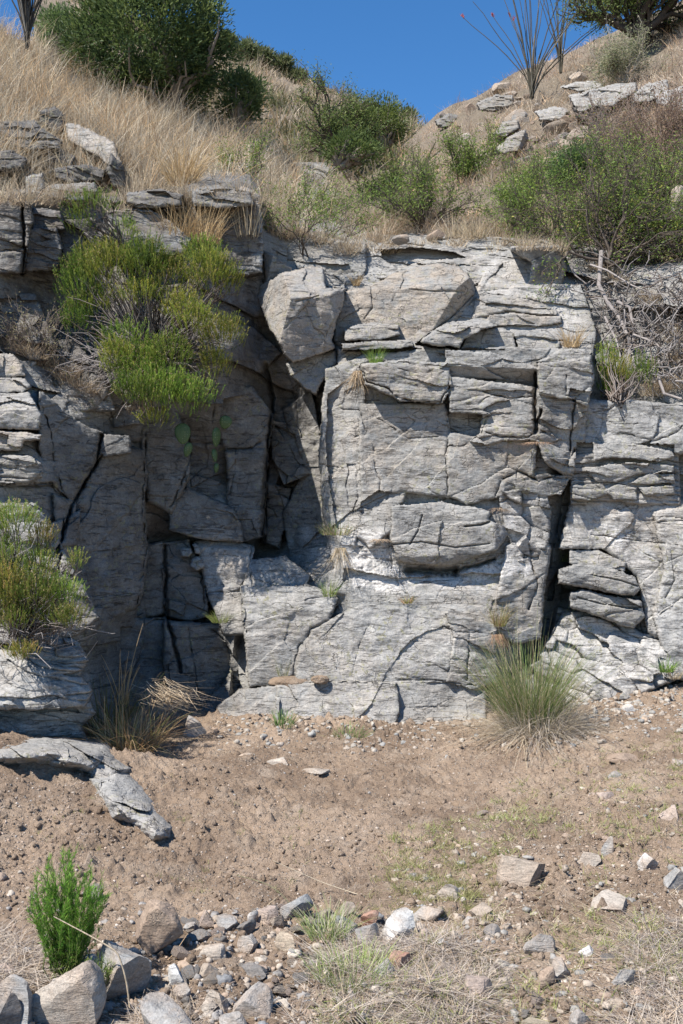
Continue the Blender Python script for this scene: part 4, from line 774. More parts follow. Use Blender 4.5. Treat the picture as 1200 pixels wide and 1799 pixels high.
def plume(name, base, n, h, spread, label, cat, cols, wts, nn=70, needle=.016, w=.0017, group=None, fan=.5):
    o = thing(name, base, label, cat, group); rib, tub = Rib(), Tub(); b = np.array(tuple(base))
    for k in range(n):
        a = rng.random()*6.283; q = rng.random()**.5
        top = b+np.array([math.cos(a)*spread*q, math.sin(a)*spread*q*.8, h*(1-.35*q*q)*(.7+.35*rng.random())])
        P = wander(b+rng.normal(size=3)*np.array([.02, .02, 0]), top, 9, .03); P[:, 2] += .0
        t = np.linspace(0, 1, 9); P[1:, :2] -= (top-b)[:2]*(t[1:]*(1-t[1:]))[:, None]*-.25
        tub.add(P, np.linspace(.0022, .0007, 9), (.14, .17, .05), 3)
        f = .12+.88*rng.random(nn)**.8; i = np.minimum((f*8).astype(int), 7); g = (f*8-i)[:, None]; q0 = P[i]*(1-g)+P[i+1]*g
        d = (P[i+1]-P[i]); d /= np.linalg.norm(d, axis=1)[:, None]; e = rng.normal(size=(nn, 3)); e -= (e*d).sum(1)[:, None]*d; e /= np.linalg.norm(e, axis=1)[:, None]
        v = e*.6+d*.9; L = needle*(.6+.8*rng.random(nn)); t2 = np.linspace(0, 1, 3)[None, :, None]
        PP = q0[:, None]+v[:, None]*L[:, None, None]*t2; s_ = np.cross(v, rng.normal(size=(nn, 3))); s_ /= np.linalg.norm(s_, axis=1)[:, None]
        rib.add(PP, np.tile(np.array([[w*.6, w, w*.4]]), (nn, 1)), s_, mixcol(cols, wts, nn)*(.8+.3*f[:, None]))
    link('foliage', rib.mesh('foliage', M_LEAF, base), o); link('stems', tub.mesh('stems', M_BARK, base), o); return o
plume('feathery_green_plant', ghit(118, 1712), 115, .41, .14, 'feathery bright green plant among the boulders at the lower left', 'plant', [(.14, .30, .035), (.20, .38, .05), (.09, .21, .03), (.28, .38, .07)], (4, 3, 3, 1), nn=110)
plume('leafy_weed', ghit(165, 1745), 22, .12, .07, 'low straggling green weed at the foot of the feathery plant', 'plant', [(.16, .24, .06), (.3, .32, .1)], (2, 1), nn=40)

# hillside trees and shrubs
JUN = [(.075, .115, .04), (.11, .155, .05), (.15, .19, .06), (.045, .075, .03)]
def juniper(base, cen, rx, rz, n, label, cols=JUN, wts=(4, 4, 2, 3), leaf=.05, name='juniper_tree', cat='tree', nn=60, clump=.14):
    o = thing(name, base, label, cat, None); tub, rib = Tub(), Rib(); b = np.array(tuple(base)); c = np.array(tuple(cen))
    u = rng.normal(size=(n, 3)); u /= np.linalg.norm(u, axis=1)[:, None]
    k = 1+.28*fbm(u[:, 0]*2.2, u[:, 1]*2.2, u[:, 2]*2.2+base[0], 3)*1.6
    cc = c+u*(k*(.45+.55*rng.random(n)**.45))[:, None]*np.array([rx, rx*.85, rz])
    for j in range(26):
        tub.add(wander(b, cc[rng.integers(0, n)], 7, .07), np.linspace(.06, .008, 7), (.20, .165, .135), 5)
    N = n*nn; i = np.repeat(np.arange(n), nn); q = cc[i]+rng.normal(size=(N, 3))*clump*np.array([1, 1, .75])*.55
    d = (q-cc[i])/clump+u[i]*.5+np.array([0, 0, .55])+rng.normal(size=(N, 3))*.35; d /= np.linalg.norm(d, axis=1)[:, None]
    L = leaf*(.6+.8*rng.random(N)); t = np.linspace(0, 1, 3)[None, :, None]; P = q[:, None]+d[:, None]*L[:, None, None]*t
    s_ = np.cross(d, rng.normal(size=(N, 3))); s_ /= np.linalg.norm(s_, axis=1)[:, None]
    tc = mixcol(cols, wts, n); rib.add(P, L[:, None]*np.array([.25, .34, .12])[None], s_, np.clip(tc[i]*(.85+.3*rng.random((N, 1))), 0, 1))
    link('trunk', tub.mesh('trunk', M_BARK, base), o); link('crown', rib.mesh('crown', M_LEAF, base), o); return o
juniper(hpt('left_hillside', 300, 205), at(262, 70, 14.2), 1.12, 1.02, 520, 'big dark green juniper on the grassy left hillside against the sky', nn=75, leaf=.055, clump=.17)
juniper(at(418, 222, 15), at(420, 170, 15.0), .30, .36, 90, 'rounded mid green bush just right of the big juniper', [(.12, .17, .06), (.16, .21, .08)], (1, 1), name='hillside_bush', cat='bush', clump=.13)
juniper(at(104, 118, 17.0), at(108, 62, 17.0), .42, .40, 110, 'green bush between the dark ocotillo stems and the big juniper', [(.13, .19, .06), (.17, .22, .09)], (1, 1), name='hillside_bush', cat='bush', clump=.14)
MES = [(.12, .17, .05), (.17, .22, .06), (.22, .26, .08), (.08, .12, .035)]
MW = (4, 3, 2, 2)
shrub('mesquite_tree', hpt('left_hillside', 588, 312)+Vector((0, -.8, 0)), 1.15, 'gnarled mesquite with a dark forked trunk in the gully below the skyline', 'tree', MES, MW, nst=11, depth=4, nleaf=17000, leaf=.03, sp=.65, r0=.045, spr=.06, first=.40)
juniper(at(672, 262, 17), at(668, 212, 17.0), .42, .36, 120, 'dense rounded olive bush against the sky at the notch', [(.13, .17, .045), (.17, .21, .055), (.09, .12, .035)], (3, 2, 2), name='gully_bush', cat='bush', leaf=.04, clump=.13)
juniper(at(600, 292, 13.2), at(618, 262, 13.2), .34, .20, 60, 'low dark bush at the foot of the mesquite trunk', [(.09, .13, .04), (.13, .17, .05)], (2, 1), name='gully_bush', cat='bush', leaf=.035, clump=.10)
for px, py, r, lb in [(432,104,26,'dark twiggy bush on the far ridge nearest the juniper'), (463,112,22,'rounded dark bush second along the far ridge'), (498,120,17,'grey-green bush with bare twigs third along the far ridge'), (716,214,15,'tiny bush on the skyline above the notch'), (400,84,18,'pale grey-green bush half behind the juniper on the skyline'), (525,138,9,'smallest bush on the descending far ridge')]:
    juniper(at(px, py, 46), at(px, py-r*.5, 46), r*.7*46/F, r*.55*46/F, 70, lb, [(.12, .15, .06), (.17, .19, .09), (.22, .22, .13)], (3, 2, 1), name='ridge_bush', cat='bush', leaf=.12, clump=.22, nn=36)
ACA = [(.15, .23, .05), (.21, .29, .06), (.28, .33, .08), (.10, .155, .035)]
AW = (4, 3, 2, 2)
def Y_(p, px, py, Y): return at(px, py, Y)
shrub('thorny_shrub', at(540, 470, 9.35), .95, 'open thorny shrub with dark arching stems above the big angular boulder', 'shrub', ACA, AW, nst=8, depth=4, nleaf=5200, leaf=.02, sp=.75, r0=.014, spr=.035, lean=(-.25, -.1, 1), first=.42, kids=(2, 3))
shrub('thorny_shrub', at(440, 330, 10.6), .6, 'thin spray of small green leaves in the tall grass left of the gully', 'shrub', ACA, AW, nst=6, depth=3, nleaf=2600, leaf=.02, sp=.6, r0=.009, spr=.04, first=.45)
shrub('catclaw_bush', at(742, 408, 11.0), .72, 'bushy green acacia above the left part of the pale cliff top', 'bush', ACA, AW, nst=13, depth=4, nleaf=7000, leaf=.022, sp=.65, r0=.014, spr=.045, first=.42)
shrub('catclaw_bush', at(690, 372, 13.5), .62, 'green bush lower in the gully behind the cliff-top acacia', 'bush', MES, MW, nst=8, depth=3, nleaf=9000, leaf=.028, sp=.7, r0=.014, spr=.06, first=.45)
shrub('catclaw_bush', at(820, 345, 13.0), .75, 'upright thin acacia in front of the stony right hillside', 'bush', ACA, AW, nst=7, depth=4, nleaf=8000, leaf=.024, sp=.4, r0=.012, spr=.05, first=.42)
shrub('dark_green_bush', at(1005, 325, 11.6), .52, 'dark green mounded bush halfway up the right slope', 'bush', [(.075, .14, .045), (.11, .18, .055), (.15, .21, .07)], (3, 3, 1), nst=12, depth=3, nleaf=15000, leaf=.024, sp=.8, r0=.01, spr=.05, first=.42, up=.02)
shrub('spreading_acacia', at(1072, 462, 9.1), 1.15, 'widest spreading acacia on the right with yellow-green leaves over dead branches', 'shrub', ACA+[(.36, .34, .07)], (4, 4, 2, 4, 1), nst=16, depth=4, nleaf=8500, leaf=.021, sp=.8, r0=.018, spr=.05, first=.36, lean=(.1, -.1, 1), up=.0)
shrub('spreading_acacia', at(1165, 420, 9.6), .85, 'acacia reaching up at the right edge behind the widest one', 'shrub', ACA, AW, nst=9, depth=4, nleaf=6500, leaf=.021, sp=.6, r0=.016, spr=.05, first=.42)
shrub('spreading_acacia', at(900, 400, 10.2), .5, 'low arching acacia spray at the left of the widest one', 'shrub', ACA, AW, nst=7, depth=3, nleaf=5000, leaf=.02, sp=.8, r0=.01, spr=.045, first=.45)
shrub('mesquite_tree', at(1125, 58, 16.5), 1.6, 'large mesquite with black limbs at the top right corner', 'tree', MES, MW, nst=14, depth=4, nleaf=42000, leaf=.034, sp=.8, r0=.07, spr=.08, first=.40, bark=(.07, .055, .045))
SAGE = [(.26, .28, .15), (.34, .34, .2), (.2, .23, .11), (.42, .38, .26)]
shrub('pale_shrub', at(1092, 148, 15.0), .72, 'pale grey-green twiggy shrub below the large mesquite', 'shrub', SAGE, (3, 3, 2, 2), bark=(.36, .32, .26), nst=22, depth=3, nleaf=10000, leaf=.024, sp=.4, r0=.009, spr=.04, first=.45)

def ocotillo(base, n, h, lab, spread, col, flowers=True, bias=0.0):
    o = thing('ocotillo', base, lab, 'shrub', None); b = np.array(tuple(base)); tub, fl = Tub(), []; bands = 9
    for k in range(n):
        a = rng.random()*6.283; q = (k+.5)/n; L = h*(.8+.35*rng.random())
        d = np.array([math.cos(a), math.sin(a)*.6, 0])*spread*q+np.array([bias, 0, 0]); t = np.linspace(0, 1, bands)
        P = b+np.outer(t, [0, 0, 1])*L*math.sqrt(max(1-.5*(d@d), .3))+np.outer(t**1.5, d)*L+np.cumsum(rng.normal(size=(bands, 3))*.012*L*.55, 0)
        g = rng.random() < .12
        tub.add(P, np.linspace(.012, .0045, bands), (.22, .20, .17) if g else col, 5)
        if flowers and rng.random() < .5:
            m = 24; r0 = P[-1]-(P[-1]-P[-2])*rng.random((m, 1))*.25+rng.normal(size=(m, 3))*.008; f1 = Rib(); blades(f1, r0, .045, jit((.50, .12, .09), m), .6, .3, .010, 3); link('flower_spike', f1.mesh('flower_spike', M_LEAF, base), o)
    link('stems', tub.mesh('stems', M_BARK, base), o)
    return o
ocotillo(at(935, 172, 16.6), 26, 2.05, 'leafless ocotillo with red flower tips standing against the blue sky', .90, (.085, .075, .055))
ocotillo(at(985, 128, 17.4), 12, 1.7, 'second slimmer ocotillo close behind the red-tipped one', .34, (.09, .08, .06))
ocotillo(at(48, 84, 12.6), 40, 1.6, 'dark thick-stemmed ocotillo in the grass at the top left corner', .5, (.07, .062, .05), False)

shrub('catclaw_bush', at(930, 350, 11.2), .5, 'thin pale green acacia between the dark green mound and the cliff rim', 'bush', ACA, AW, nst=7, depth=3, nleaf=3500, leaf=.02, sp=.6, r0=.01, spr=.05, first=.45)
shrub('catclaw_bush', at(560, 395, 11.5), .5, 'low open bush with bare stems below the gnarled mesquite', 'bush', ACA, AW, nst=9, depth=3, nleaf=4200, leaf=.02, sp=.7, r0=.01, spr=.05, first=.45)
RUS = [(.30, .20, .13), (.38, .27, .18), (.24, .17, .12), (.20, .20, .09)]
shrub('dry_brush', at(1165, 290, 11.0), .75, 'reddish dry twiggy brush near the right edge above the acacias', 'shrub', RUS, (3, 3, 2, 1), bark=(.26, .19, .15), nst=34, depth=3, nleaf=5000, leaf=.022, sp=.7, r0=.006, spr=.05, first=.5)
shrub('dry_brush', at(1080, 270, 12.2), .6, 'grey-brown twiggy brush behind the dark green mound', 'shrub', RUS, (3, 3, 2, 1), bark=(.32, .26, .22), nst=30, depth=3, nleaf=3000, leaf=.022, sp=.7, r0=.006, spr=.05, first=.5)
shrub('twiggy_shrub', cl(70, 640, .02), .45, 'sparse twiggy shrub with tiny pale leaves against the upper left wall', 'shrub', [(.26,.25,.12),(.34,.30,.16)], (1, 1), bark=(.20, .16, .13), nst=14, depth=3, nleaf=900, leaf=.014, sp=.5, r0=.006, spr=.03, first=.5, lean=(-.2, -.3, 1))

shrub('spreading_acacia', at(985, 440, 9.9), .75, 'acacia with dark bare stems at the left edge of the branch tangle', 'shrub', ACA, AW, nst=10, depth=4, nleaf=7000, leaf=.02, sp=1.0, r0=.012, spr=.05, first=.45, up=.02)
shrub('spreading_acacia', at(1120, 380, 10.3), .85, 'airy acacia directly behind the widest one', 'shrub', ACA, AW, nst=11, depth=4, nleaf=8000, leaf=.02, sp=1.0, r0=.014, spr=.05, first=.45, up=.02)
shrub('spreading_acacia', at(1190, 440, 9.2), .6, 'yellow-green acacia cut by the right edge above the dead branches', 'shrub', ACA+[(.36, .34, .07)], (4, 4, 2, 4, 2), nst=10, depth=3, nleaf=6000, leaf=.02, sp=1.0, r0=.012, spr=.05, first=.5, up=-.05)

# grey dead branches heaped under the acacia
def dead_heap():
    b = cl(1100, 560, .1); o = thing('dead_branch_heap', b, 'tangled heap of grey dead branches under the yellow-green acacia', 'branches'); tub = Tub()
    for k in range(420):
        a = (rng.random(2)-.5)*np.array([190, 190])+np.array([1120, 575])
        if psd(np.array([a[0]]), np.array([a[1]]), [(1010,470),(1240,470),(1240,690),(1180,690),(1090,620),(1040,600),(1045,540)])[0] < 0: continue
        p = cl(a[0], a[1], .05+.3*rng.random()**1.5); ang = rng.normal()*1.1-.9; L = .12+.4*rng.random()
        q = np.array(tuple(p))+np.array([math.cos(ang)*L, rng.normal()*.08, math.sin(ang)*L])
        c = (.25, .225, .21) if rng.random() < .7 else (.15, .12, .10)
        tub.add(wander(p, q, 7, .13), np.linspace(.0045+.004*rng.random(), .0014, 7), c, 4)
    link('twigs', tub.mesh('twigs', M_BARK, b), o); t2 = Tub()
    for pts, r in [([(1040,455),(1050,500),(1068,530),(1090,560),(1105,595),(1120,630),(1150,665),(1200,690)], .022), ([(1000,470),(1012,480),(1030,500)], .009), ([(1085,530),(1100,545),(1112,580),(1118,600)], .017),
                   ([(1060,560),(1085,600),(1100,625)], .012), ([(1145,655),(1170,690),(1205,700)], .016), ([(1030,470),(1060,480),(1110,500),(1170,510)], .010), ([(1110,590),(1150,600),(1200,640)], .010), ([(1085,500),(1100,470),(1108,440)], .012), ([(995,462),(1025,478),(1070,498)], .007)]:
        P = np.array([tuple(cl(x, y, .22)) for x, y in pts]); P[:, 1] = np.linspace(P[0, 1], P[-1, 1], len(P))*.5+.5*np.median(P[:, 1])
        P = P+rng.normal(size=P.shape)*.008; t2.add(P, np.linspace(r, r*.6, len(P)), (.30, .265, .245), 7)
    link('limbs', t2.mesh('limbs', M_BARK, b), o)
dead_heap()

# prickly pear pads growing from cracks in the shaded wall
m_, n_ = mat('cactus_skin'); co_ = nd(n_, 'ShaderNodeTexCoord').outputs['Object']
v_ = nd(n_, 'ShaderNodeTexVoronoi', {'Vector': co_, 'Scale': 55.0, 'Randomness': .35}).outputs['Distance']
c_ = mixc(n_, ramp(n_, v_, [(0.12, 1.0), (0.22, 0.0)]), (.055, .10, .03), (.26, .25, .14))
nd(n_, 'ShaderNodeOutputMaterial', {0: nd(n_, 'ShaderNodeBsdfPrincipled', {'Base Color': c_, 'Roughness': .5, 'Normal': nd(n_, 'ShaderNodeBump', {'Height': v_, 'Distance': .004}).outputs[0]}).outputs[0]}); M_CACT = m_
def pad(px, py, Y, w, h, rot, yaw, root):
    th = np.linspace(0, np.pi, 15); ph = np.linspace(0, 2*np.pi, 25)[:-1]; T_, P_ = np.meshgrid(th, ph, indexing='ij')
    zz = np.cos(T_); r = np.sin(T_)*(1+.22*zz); x = r*np.cos(P_)*w/2; y = r*np.sin(P_)*.018; z = zz*h/2
    c, s = math.cos(yaw), math.sin(yaw); x, y = x*c-y*s, x*s+y*c
    c, s = math.cos(rot), math.sin(rot); x, z = x*c+z*s, -x*s+z*c
    V = np.stack([x, y, z], -1).reshape(-1, 3)+np.array(tuple(at(px, py, Y)))-np.array(tuple(root))
    i = np.arange(15*24).reshape(15, 24); j = np.roll(i, -1, 1); q = np.stack([i[:-1], j[:-1], j[1:], i[1:]], -1).reshape(-1, 4)
    return mesh_from('pad', V, q, None, True, None, [M_CACT])
for lab, root, pads in [('prickly pear with one round upper pad in the shade under the large shrub', (330,805), [(321,762,8.0,.125,.17,-.05,.2),(330,790,8.03,.07,.12,.25,.5)]),
                        ('prickly pear with a narrow edge-on pad and a round pad to its right', (384,825), [(396,742,8.1,.10,.11,.25,.2),(380,768,8.08,.10,.16,.05,1.0),(377,800,8.1,.055,.11,-.12,.9),(380,822,8.12,.045,.08,.1,.8)])]:
    r_ = at(*root, 8.15); o = thing('prickly_pear', r_, lab, 'cactus', 'prickly pears in the shade')
    for p in pads: link('pad', pad(*p, r_), o)
# ---------------------------------------------------------------- stones
import bmesh
def ico(sub):
    bm = bmesh.new(); bmesh.ops.create_icosphere(bm, subdivisions=sub, radius=1.0)
    V = np.array([v.co[:] for v in bm.verts]); Fc = np.array([[v.index for v in f.verts] for f in bm.faces]); bm.free(); return V, Fc
ICO = {k: ico(k) for k in (1, 2, 3, 4, 5)}
def rock_verts(sub, cuts, seed, rough=.045, tight=.52):
    r = np.random.default_rng(seed); V, Fc = ICO[sub]; V = V.copy()
    V = V/np.linalg.norm(V, axis=1)[:, None]*1.15
    for k in range(cuts):
        n = r.normal(size=3); n /= np.linalg.norm(n); d = tight+.3*r.random()
        t = V@n-d; V = V-np.where(t > 0, t*.97, 0)[:, None]*n
    s = seed*1.7; V = V*(1+rough*2*fbm(V[:, 0]*2+s, V[:, 1]*2, V[:, 2]*2, 3)[:, None]+rough*.7*fbm(V[:, 0]*9+s, V[:, 1]*9, V[:, 2]*9, 3, True)[:, None])
    m = np.abs(V).max(0); return V/m, Fc
COL = dict(grey=(.38,.375,.36), blue=(.31,.325,.33), tan=(.42,.345,.27), pale=(.50,.44,.37), white=(.70,.69,.66), pink=(.46,.36,.31), red=(.44,.19,.12), dark=(.17,.165,.16), brown=(.35,.24,.165), ochre=(.46,.39,.27))
def stone(px, py, w, h, col, label, name='stone', cat='stone', group='stones and boulders on the ground', seed=None, tilt=None, base=None, dep=.8, cuts=9, sub=None, bury=.30, tight=.52, rough=.045):
    seed = seed or int(px*7+py*3); r = np.random.default_rng(seed)
    sub = sub or (5 if w > 70 else 4 if w > 26 else 3)
    p = ghit(px, min(py+h*.33, 1960)) if base is None else Vector(base); k = p.y/F
    V, Fc = rock_verts(sub, cuts, seed, rough, tight)
    V = V*np.array([w*k/2, w*k*dep/2, h*k/2*(1+bury)])
    a = r.normal()*.12 if tilt is None else tilt; c, s = math.cos(a), math.sin(a); x, z = V[:, 0]*c+V[:, 2]*s, -V[:, 0]*s+V[:, 2]*c
    V = np.stack([x, V[:, 1], z], -1)
    ctr = at(px, py+h*bury*.5, p.y+w*k*dep*.12)
    me = mesh_from(name, V, Fc, None, True, 24, [M_STONE])
    o = link(name, me, None, label, cat, group, 'thing', loc=ctr); o.color = (*[v*.8 for v in COL[col]], 1)
    return o
for a in [
 (272,1632,100,100,'brown','large boulder with a brown crust and a shaded right face, lower left',.0,'boulder'),
 (208,1694,112,118,'blue','striped dark grey boulder in the shade of the feathery plant',.25,'boulder'),
 (112,1742,140,130,'pale','broad pale tan boulder under the feathery green plant',.35,'boulder'),
 (36,1758,96,92,'blue','speckled blue-grey boulder at the bottom left corner',.1,'boulder'),
 (4,1782,60,76,'dark','dark greenish boulder cut by the bottom left corner',.2,'boulder'),
 (450,1762,84,82,'grey','blocky grey-white boulder at the bottom, left of centre',.1,'boulder'),
 (412,1800,74,44,'grey','low grey stone in front of the blocky grey-white boulder',0),(286,1778,112,62,'grey','wide grey rock half under dry twigs below the striped boulder',.1),
 (308,1710,38,34,'white','small purplish white quartz stone right of the striped boulder',.3),(322,1734,38,28,'grey','grey stone just below the small purplish quartz stone',-.2),
 (362,1616,28,34,'pink','upright pinkish grey stone first right of the brown-crusted boulder',.1),(334,1626,26,16,'grey','small flat grey stone touching the shadow of the brown-crusted boulder',0),
 (396,1622,44,26,'grey','flat grey slab in the stone row right of the upright pinkish stone',.1),(432,1626,34,32,'dark','dark cracked stone in the middle of the stone row',.2),
 (466,1606,42,40,'pink','purplish stone with a slanted face in the stone row',.5),(443,1612,20,30,'white','narrow white stone leaning on the purplish slanted stone',.2),
 (522,1590,58,48,'blue','pointed blue-grey stone standing above the stone row',.35),(576,1602,32,24,'dark','small dark grey stone right of the pointed blue-grey stone',0),
 (606,1597,38,30,'tan','rounded tan stone between dark stone and cracked grey pair',0),(440,1652,46,34,'grey','square-ish greenish grey stone below the stone row',.2),
 (380,1668,62,28,'pale','pale tan slab below the flat grey slab',.15),(505,1655,44,42,'ochre','yellowish stone among dry grass left of the grey grass mat',0),
 (487,1616,26,26,'tan','tan stone below the pointed blue-grey stone',0),(450,1702,52,20,'dark','flat dark grey stone below the yellowish stone',-.05),
 (365,1702,30,26,'tan','tan clod-like stone below the pale tan slab',0),(386,1757,54,38,'pale','pale tan stone touching the blocky grey-white boulder',.1),(367,1770,28,28,'pale','small round cream stone at the left foot of the pale tan stone',0),
 (608,1624,40,38,'blue','left one of the cracked blue-grey pair of stones',-.3),(645,1640,52,42,'blue','right larger one of the cracked blue-grey pair of stones',.4),
 (652,1612,38,30,'red','dull reddish stone behind the cracked blue-grey pair',.1),(697,1627,62,70,'white','bright white angular stone, tallest in the stone row',.55),
 (745,1638,30,22,'pink','small pink stone right of the bright white stone',0),(700,1686,46,46,'red','brick-red stone with a blunt pointed top',.5),
 (679,1704,48,40,'blue','blue-grey stone leaning on the brick-red stone',.2),(668,1742,26,22,'grey','small grey stone below the blue-grey one beside the brick-red stone',0),
 (790,1566,56,34,'pale','low pyramid-shaped pale tan stone on the right of the dirt floor',.05),(750,1602,64,26,'grey','long low grey stone behind the grass mat',-.15),
 (846,1597,50,26,'tan','wedge-shaped tan stone with a black shadow under its right end',-.3),(828,1618,38,14,'grey','thin greenish grey stone below the wedge-shaped tan stone',0),
 (866,1641,38,32,'dark','dark slate-blue stone sunk in dry grass',.3),(925,1522,104,98,'tan','largest dirt-crusted tan boulder on the right of the dirt floor',.2,'boulder'),
 (1034,1512,52,40,'pale','pale tan stone right of the dirt-crusted boulder',.0),(1080,1588,88,56,'pale','pale tan block with a sloping bright top among green weeds',.25),
 (1140,1517,44,36,'white','bluish white stone with a dark crack near the right edge',.2),(1182,1546,46,44,'grey','flat grey stone at the right edge below the bluish white stone',.1),
 (1197,1600,24,42,'pale','cream stone cut by the right edge',0),(946,1656,54,46,'grey','long grey stone sloping down to the right in the weeds',.6),
 (1033,1673,36,26,'white','whitish stone in the weeds below the pale tan block',0),(956,1714,38,36,'brown','brownish grey angular stone in the lower right grass',.2),
 (986,1700,32,32,'grey','grey stone touching the brownish angular stone',-.2),(845,1734,60,40,'pink','pinkish slab with a diagonal crack in dry grass at the bottom',.1),
 (1090,1716,40,46,'grey','greyish stone leaning in grass near the lower right corner',.6),(1086,1762,38,40,'tan','tan stone below the leaning greyish stone',.2),
 (1015,1790,48,36,'grey','grey stone at the bottom edge, right of centre',0),(938,1798,54,32,'ochre','mossy greyish stone at the bottom edge beside the grey one',0),
 (1078,1363,34,28,'blue','pale blue stone on the dirt right of the tussock',.1),(1060,1402,56,36,'pink','flat pinkish stone sunk in the dirt on the right',0),
 (1174,1434,42,48,'pink','pink triangular stone near the right edge',.3),(1166,1370,44,26,'white','whitish stone with grass growing over it near the right edge',0),
 (1190,1343,32,20,'grey','grey slab at the right edge above the whitish stone',0),(855,1469,44,26,'tan','tan stone behind the dirt-crusted boulder',.1),(888,1466,28,14,'pale','flat cream stone beside the tan one behind the dirt-crusted boulder',0),
 (1068,1490,26,46,'grey','narrow grey stone above the pale tan block',.3),(162,1566,36,26,'dark','dark upturned rock chip casting a shadow behind the feathery plant',-.4),
 (14,1702,36,20,'pink','orange-pink stone at the left edge behind the blue-grey boulder',0),(1098,1333,66,16,'brown','flat brown stone level with the dirt right of the tussock',0),
 (490,1338,44,14,'pale','flat pale stone half buried in the centre of the dirt floor',0),(432,1328,36,12,'pale','half-buried pale stone left of the flat pale central one',0),(558,1354,54,12,'pale','flush pale rock patch right of the flat pale central stone',0),
 (338,1276,66,36,'grey','grey broken rock at the foot of the shaded recess under the straw',.5),(374,1284,26,18,'brown','small brown stone right of the grey broken rock in the recess',0),
 (1010,1240,46,12,'grey','thin dark-edged slab lying at the foot of the pale apron',0),(1105,1245,26,16,'white','small white stone on the slope below the pale apron',0),
]:
    px, py, w, h, c, lb, tl = a[:7]; nm = a[7] if len(a) > 7 else 'stone'
    stone(px, py, w, h, c, lb, nm, nm, tilt=tl, cuts=7 if nm == 'boulder' else 9, tight=.42 if nm == 'boulder' else .50, seed=int(px*3+py) if px == 272 else None)
# rock on the hillsides, standing where the slope is
def hrock(hill, px, py, w, h, c, lb, tilt=0, nm='rock', dep=.7, dy=-.1, Y=None, **kw):
    p = hpt(hill, px, py+h*.3) if Y is None else at(px, py, Y); stone(px, py, w, h, c, lb, nm, nm, 'rocks on the hillsides', base=(p.x, p.y+dy, p.z), tilt=tilt, dep=dep, **kw)
hrock('left_hillside', 425, 352, 60, 50, 'grey', 'grey block at the top right end of the left cliff band', .05, dy=-.6)
hrock('right_hillside', 818, 248, 32, 30, 'pale', 'pale upright rock on the lower left of the right slope', -.4, dy=-.2)
hrock('right_hillside', 1018, 134, 36, 20, 'tan', 'dark-sided rock perched above the outcrop on the right slope', -.2, dy=-.2)
hrock('right_hillside', 882, 152, 36, 18, 'tan', 'tan rock on the crest left of the ocotillo', -.1, dy=-.2)
hrock('right_hillside', 782, 205, 26, 16, 'dark', 'dark rock low on the right crest beside the notch', .1, dy=-.2)
hrock('right_hillside', 826, 190, 24, 20, 'brown', 'brown rock on the crest between the notch and the ocotillo', .4, dy=-.2)
hrock('right_hillside', 914, 205, 30, 24, 'grey', 'pale grey rock in the grass above the tan layered rock', -.3, dy=-.2)
hrock('right_hillside', 980, 218, 40, 14, 'grey', 'low grey slab in the grass under the outcrop', -.2, dy=-.2)
hrock('right_hillside', 1192, 355, 40, 60, 'grey', 'grey blocky rock at the right edge beside the acacias', .1, dy=-.6)
hrock('right_hillside', 705, 420, 34, 14, 'dark', 'small dark slab lying on the rim above the widest boulder', -.1, dy=-.6, Y=9.9)
hrock('right_hillside', 765, 412, 34, 16, 'brown', 'brownish stone on the rim right of the small dark slab', .1, dy=-.6, Y=10.1)
def hblock(hill, poly, label, sx=0., sz=.5, tint=NT, R=.05, n=.03, lay=1, fac=(), off=.15, cat='rock', name='rock'):
    P = np.array(poly, float); cx, cy = P[:, 0].mean(), P[:, 1].mean(); Y = hpt(hill, cx, P[:, 1].max()).y-off
    TH.append(B(poly, 0, sx, sz, R, fac, tint, n, lay, (name, label, cat), Y))
HB0 = len(TH)
L_, R_ = 'left_hillside', 'right_hillside'; DK = (.1, 0, 1.6)
hblock(L_, [(68,194),(98,188),(112,202),(113,230),(100,236),(70,216)], 'dark cube-like rock on the left slope in dry grass', .5, .2, DK, off=.5)
hblock(L_, [(-60,216),(60,212),(82,232),(108,246),(104,262),(60,264),(-60,250)], 'layered dark rock below and left of the dark cube-like rock', .1, .5, (.1,0,1.3), lay=3, off=.45)
hblock(L_, [(114,216),(140,220),(200,250),(214,286),(196,292),(150,264),(120,246)], 'pale pinkish slab leaning right of the dark cube-like rock', -.3, .9, (.7,.2,0), off=.3, lay=0)
hblock(L_, [(65,264),(106,262),(132,276),(126,292),(84,287)], 'flat dark rock halfway between the cube-like rock and the top left ledge', .1, .5, (.1,0,1.2), off=.4)
hblock(L_, [(45,310),(75,304),(82,335),(46,342)], 'rounded grey rock above the top left ledge', .1, .3, NT, off=.5, lay=0)
hblock(L_, [(78,326),(165,321),(174,338),(150,354),(82,350)], 'long flat grey slab above the small green shrub', .1, .9, (0,0,.5), off=.6)
hblock(L_, [(196,272),(216,290),(224,332),(200,328),(188,300)], 'narrow dark rock at the lower end of the pale pinkish slab', .6, .1, DK, off=.5)
hblock(L_, [(-40,268),(20,264),(48,280),(40,300),(-40,304)], 'broad dark ledge at the left edge under the layered dark rock', .1, .3, DK, off=.5, lay=3)
hblock(L_, [(96,296),(150,288),(186,300),(180,318),(120,322),(98,312)], 'dark cracked ledge between the rounded grey rock and the narrow dark rock', .1, .3, DK, off=.5, lay=3)
hblock(L_, [(222,338),(280,332),(322,342),(318,362),(250,368),(224,356)], 'dark layered ledge in grass above the brown rock behind the big shrub', .1, .4, (.3,0,1.0), off=.6, lay=3)
hblock(L_, [(334,334),(390,325),(440,336),(446,360),(400,368),(340,362)], 'flat-topped ledge rock behind the golden grass clump', .1, .45, (.2,0,.7), off=.62, lay=3)
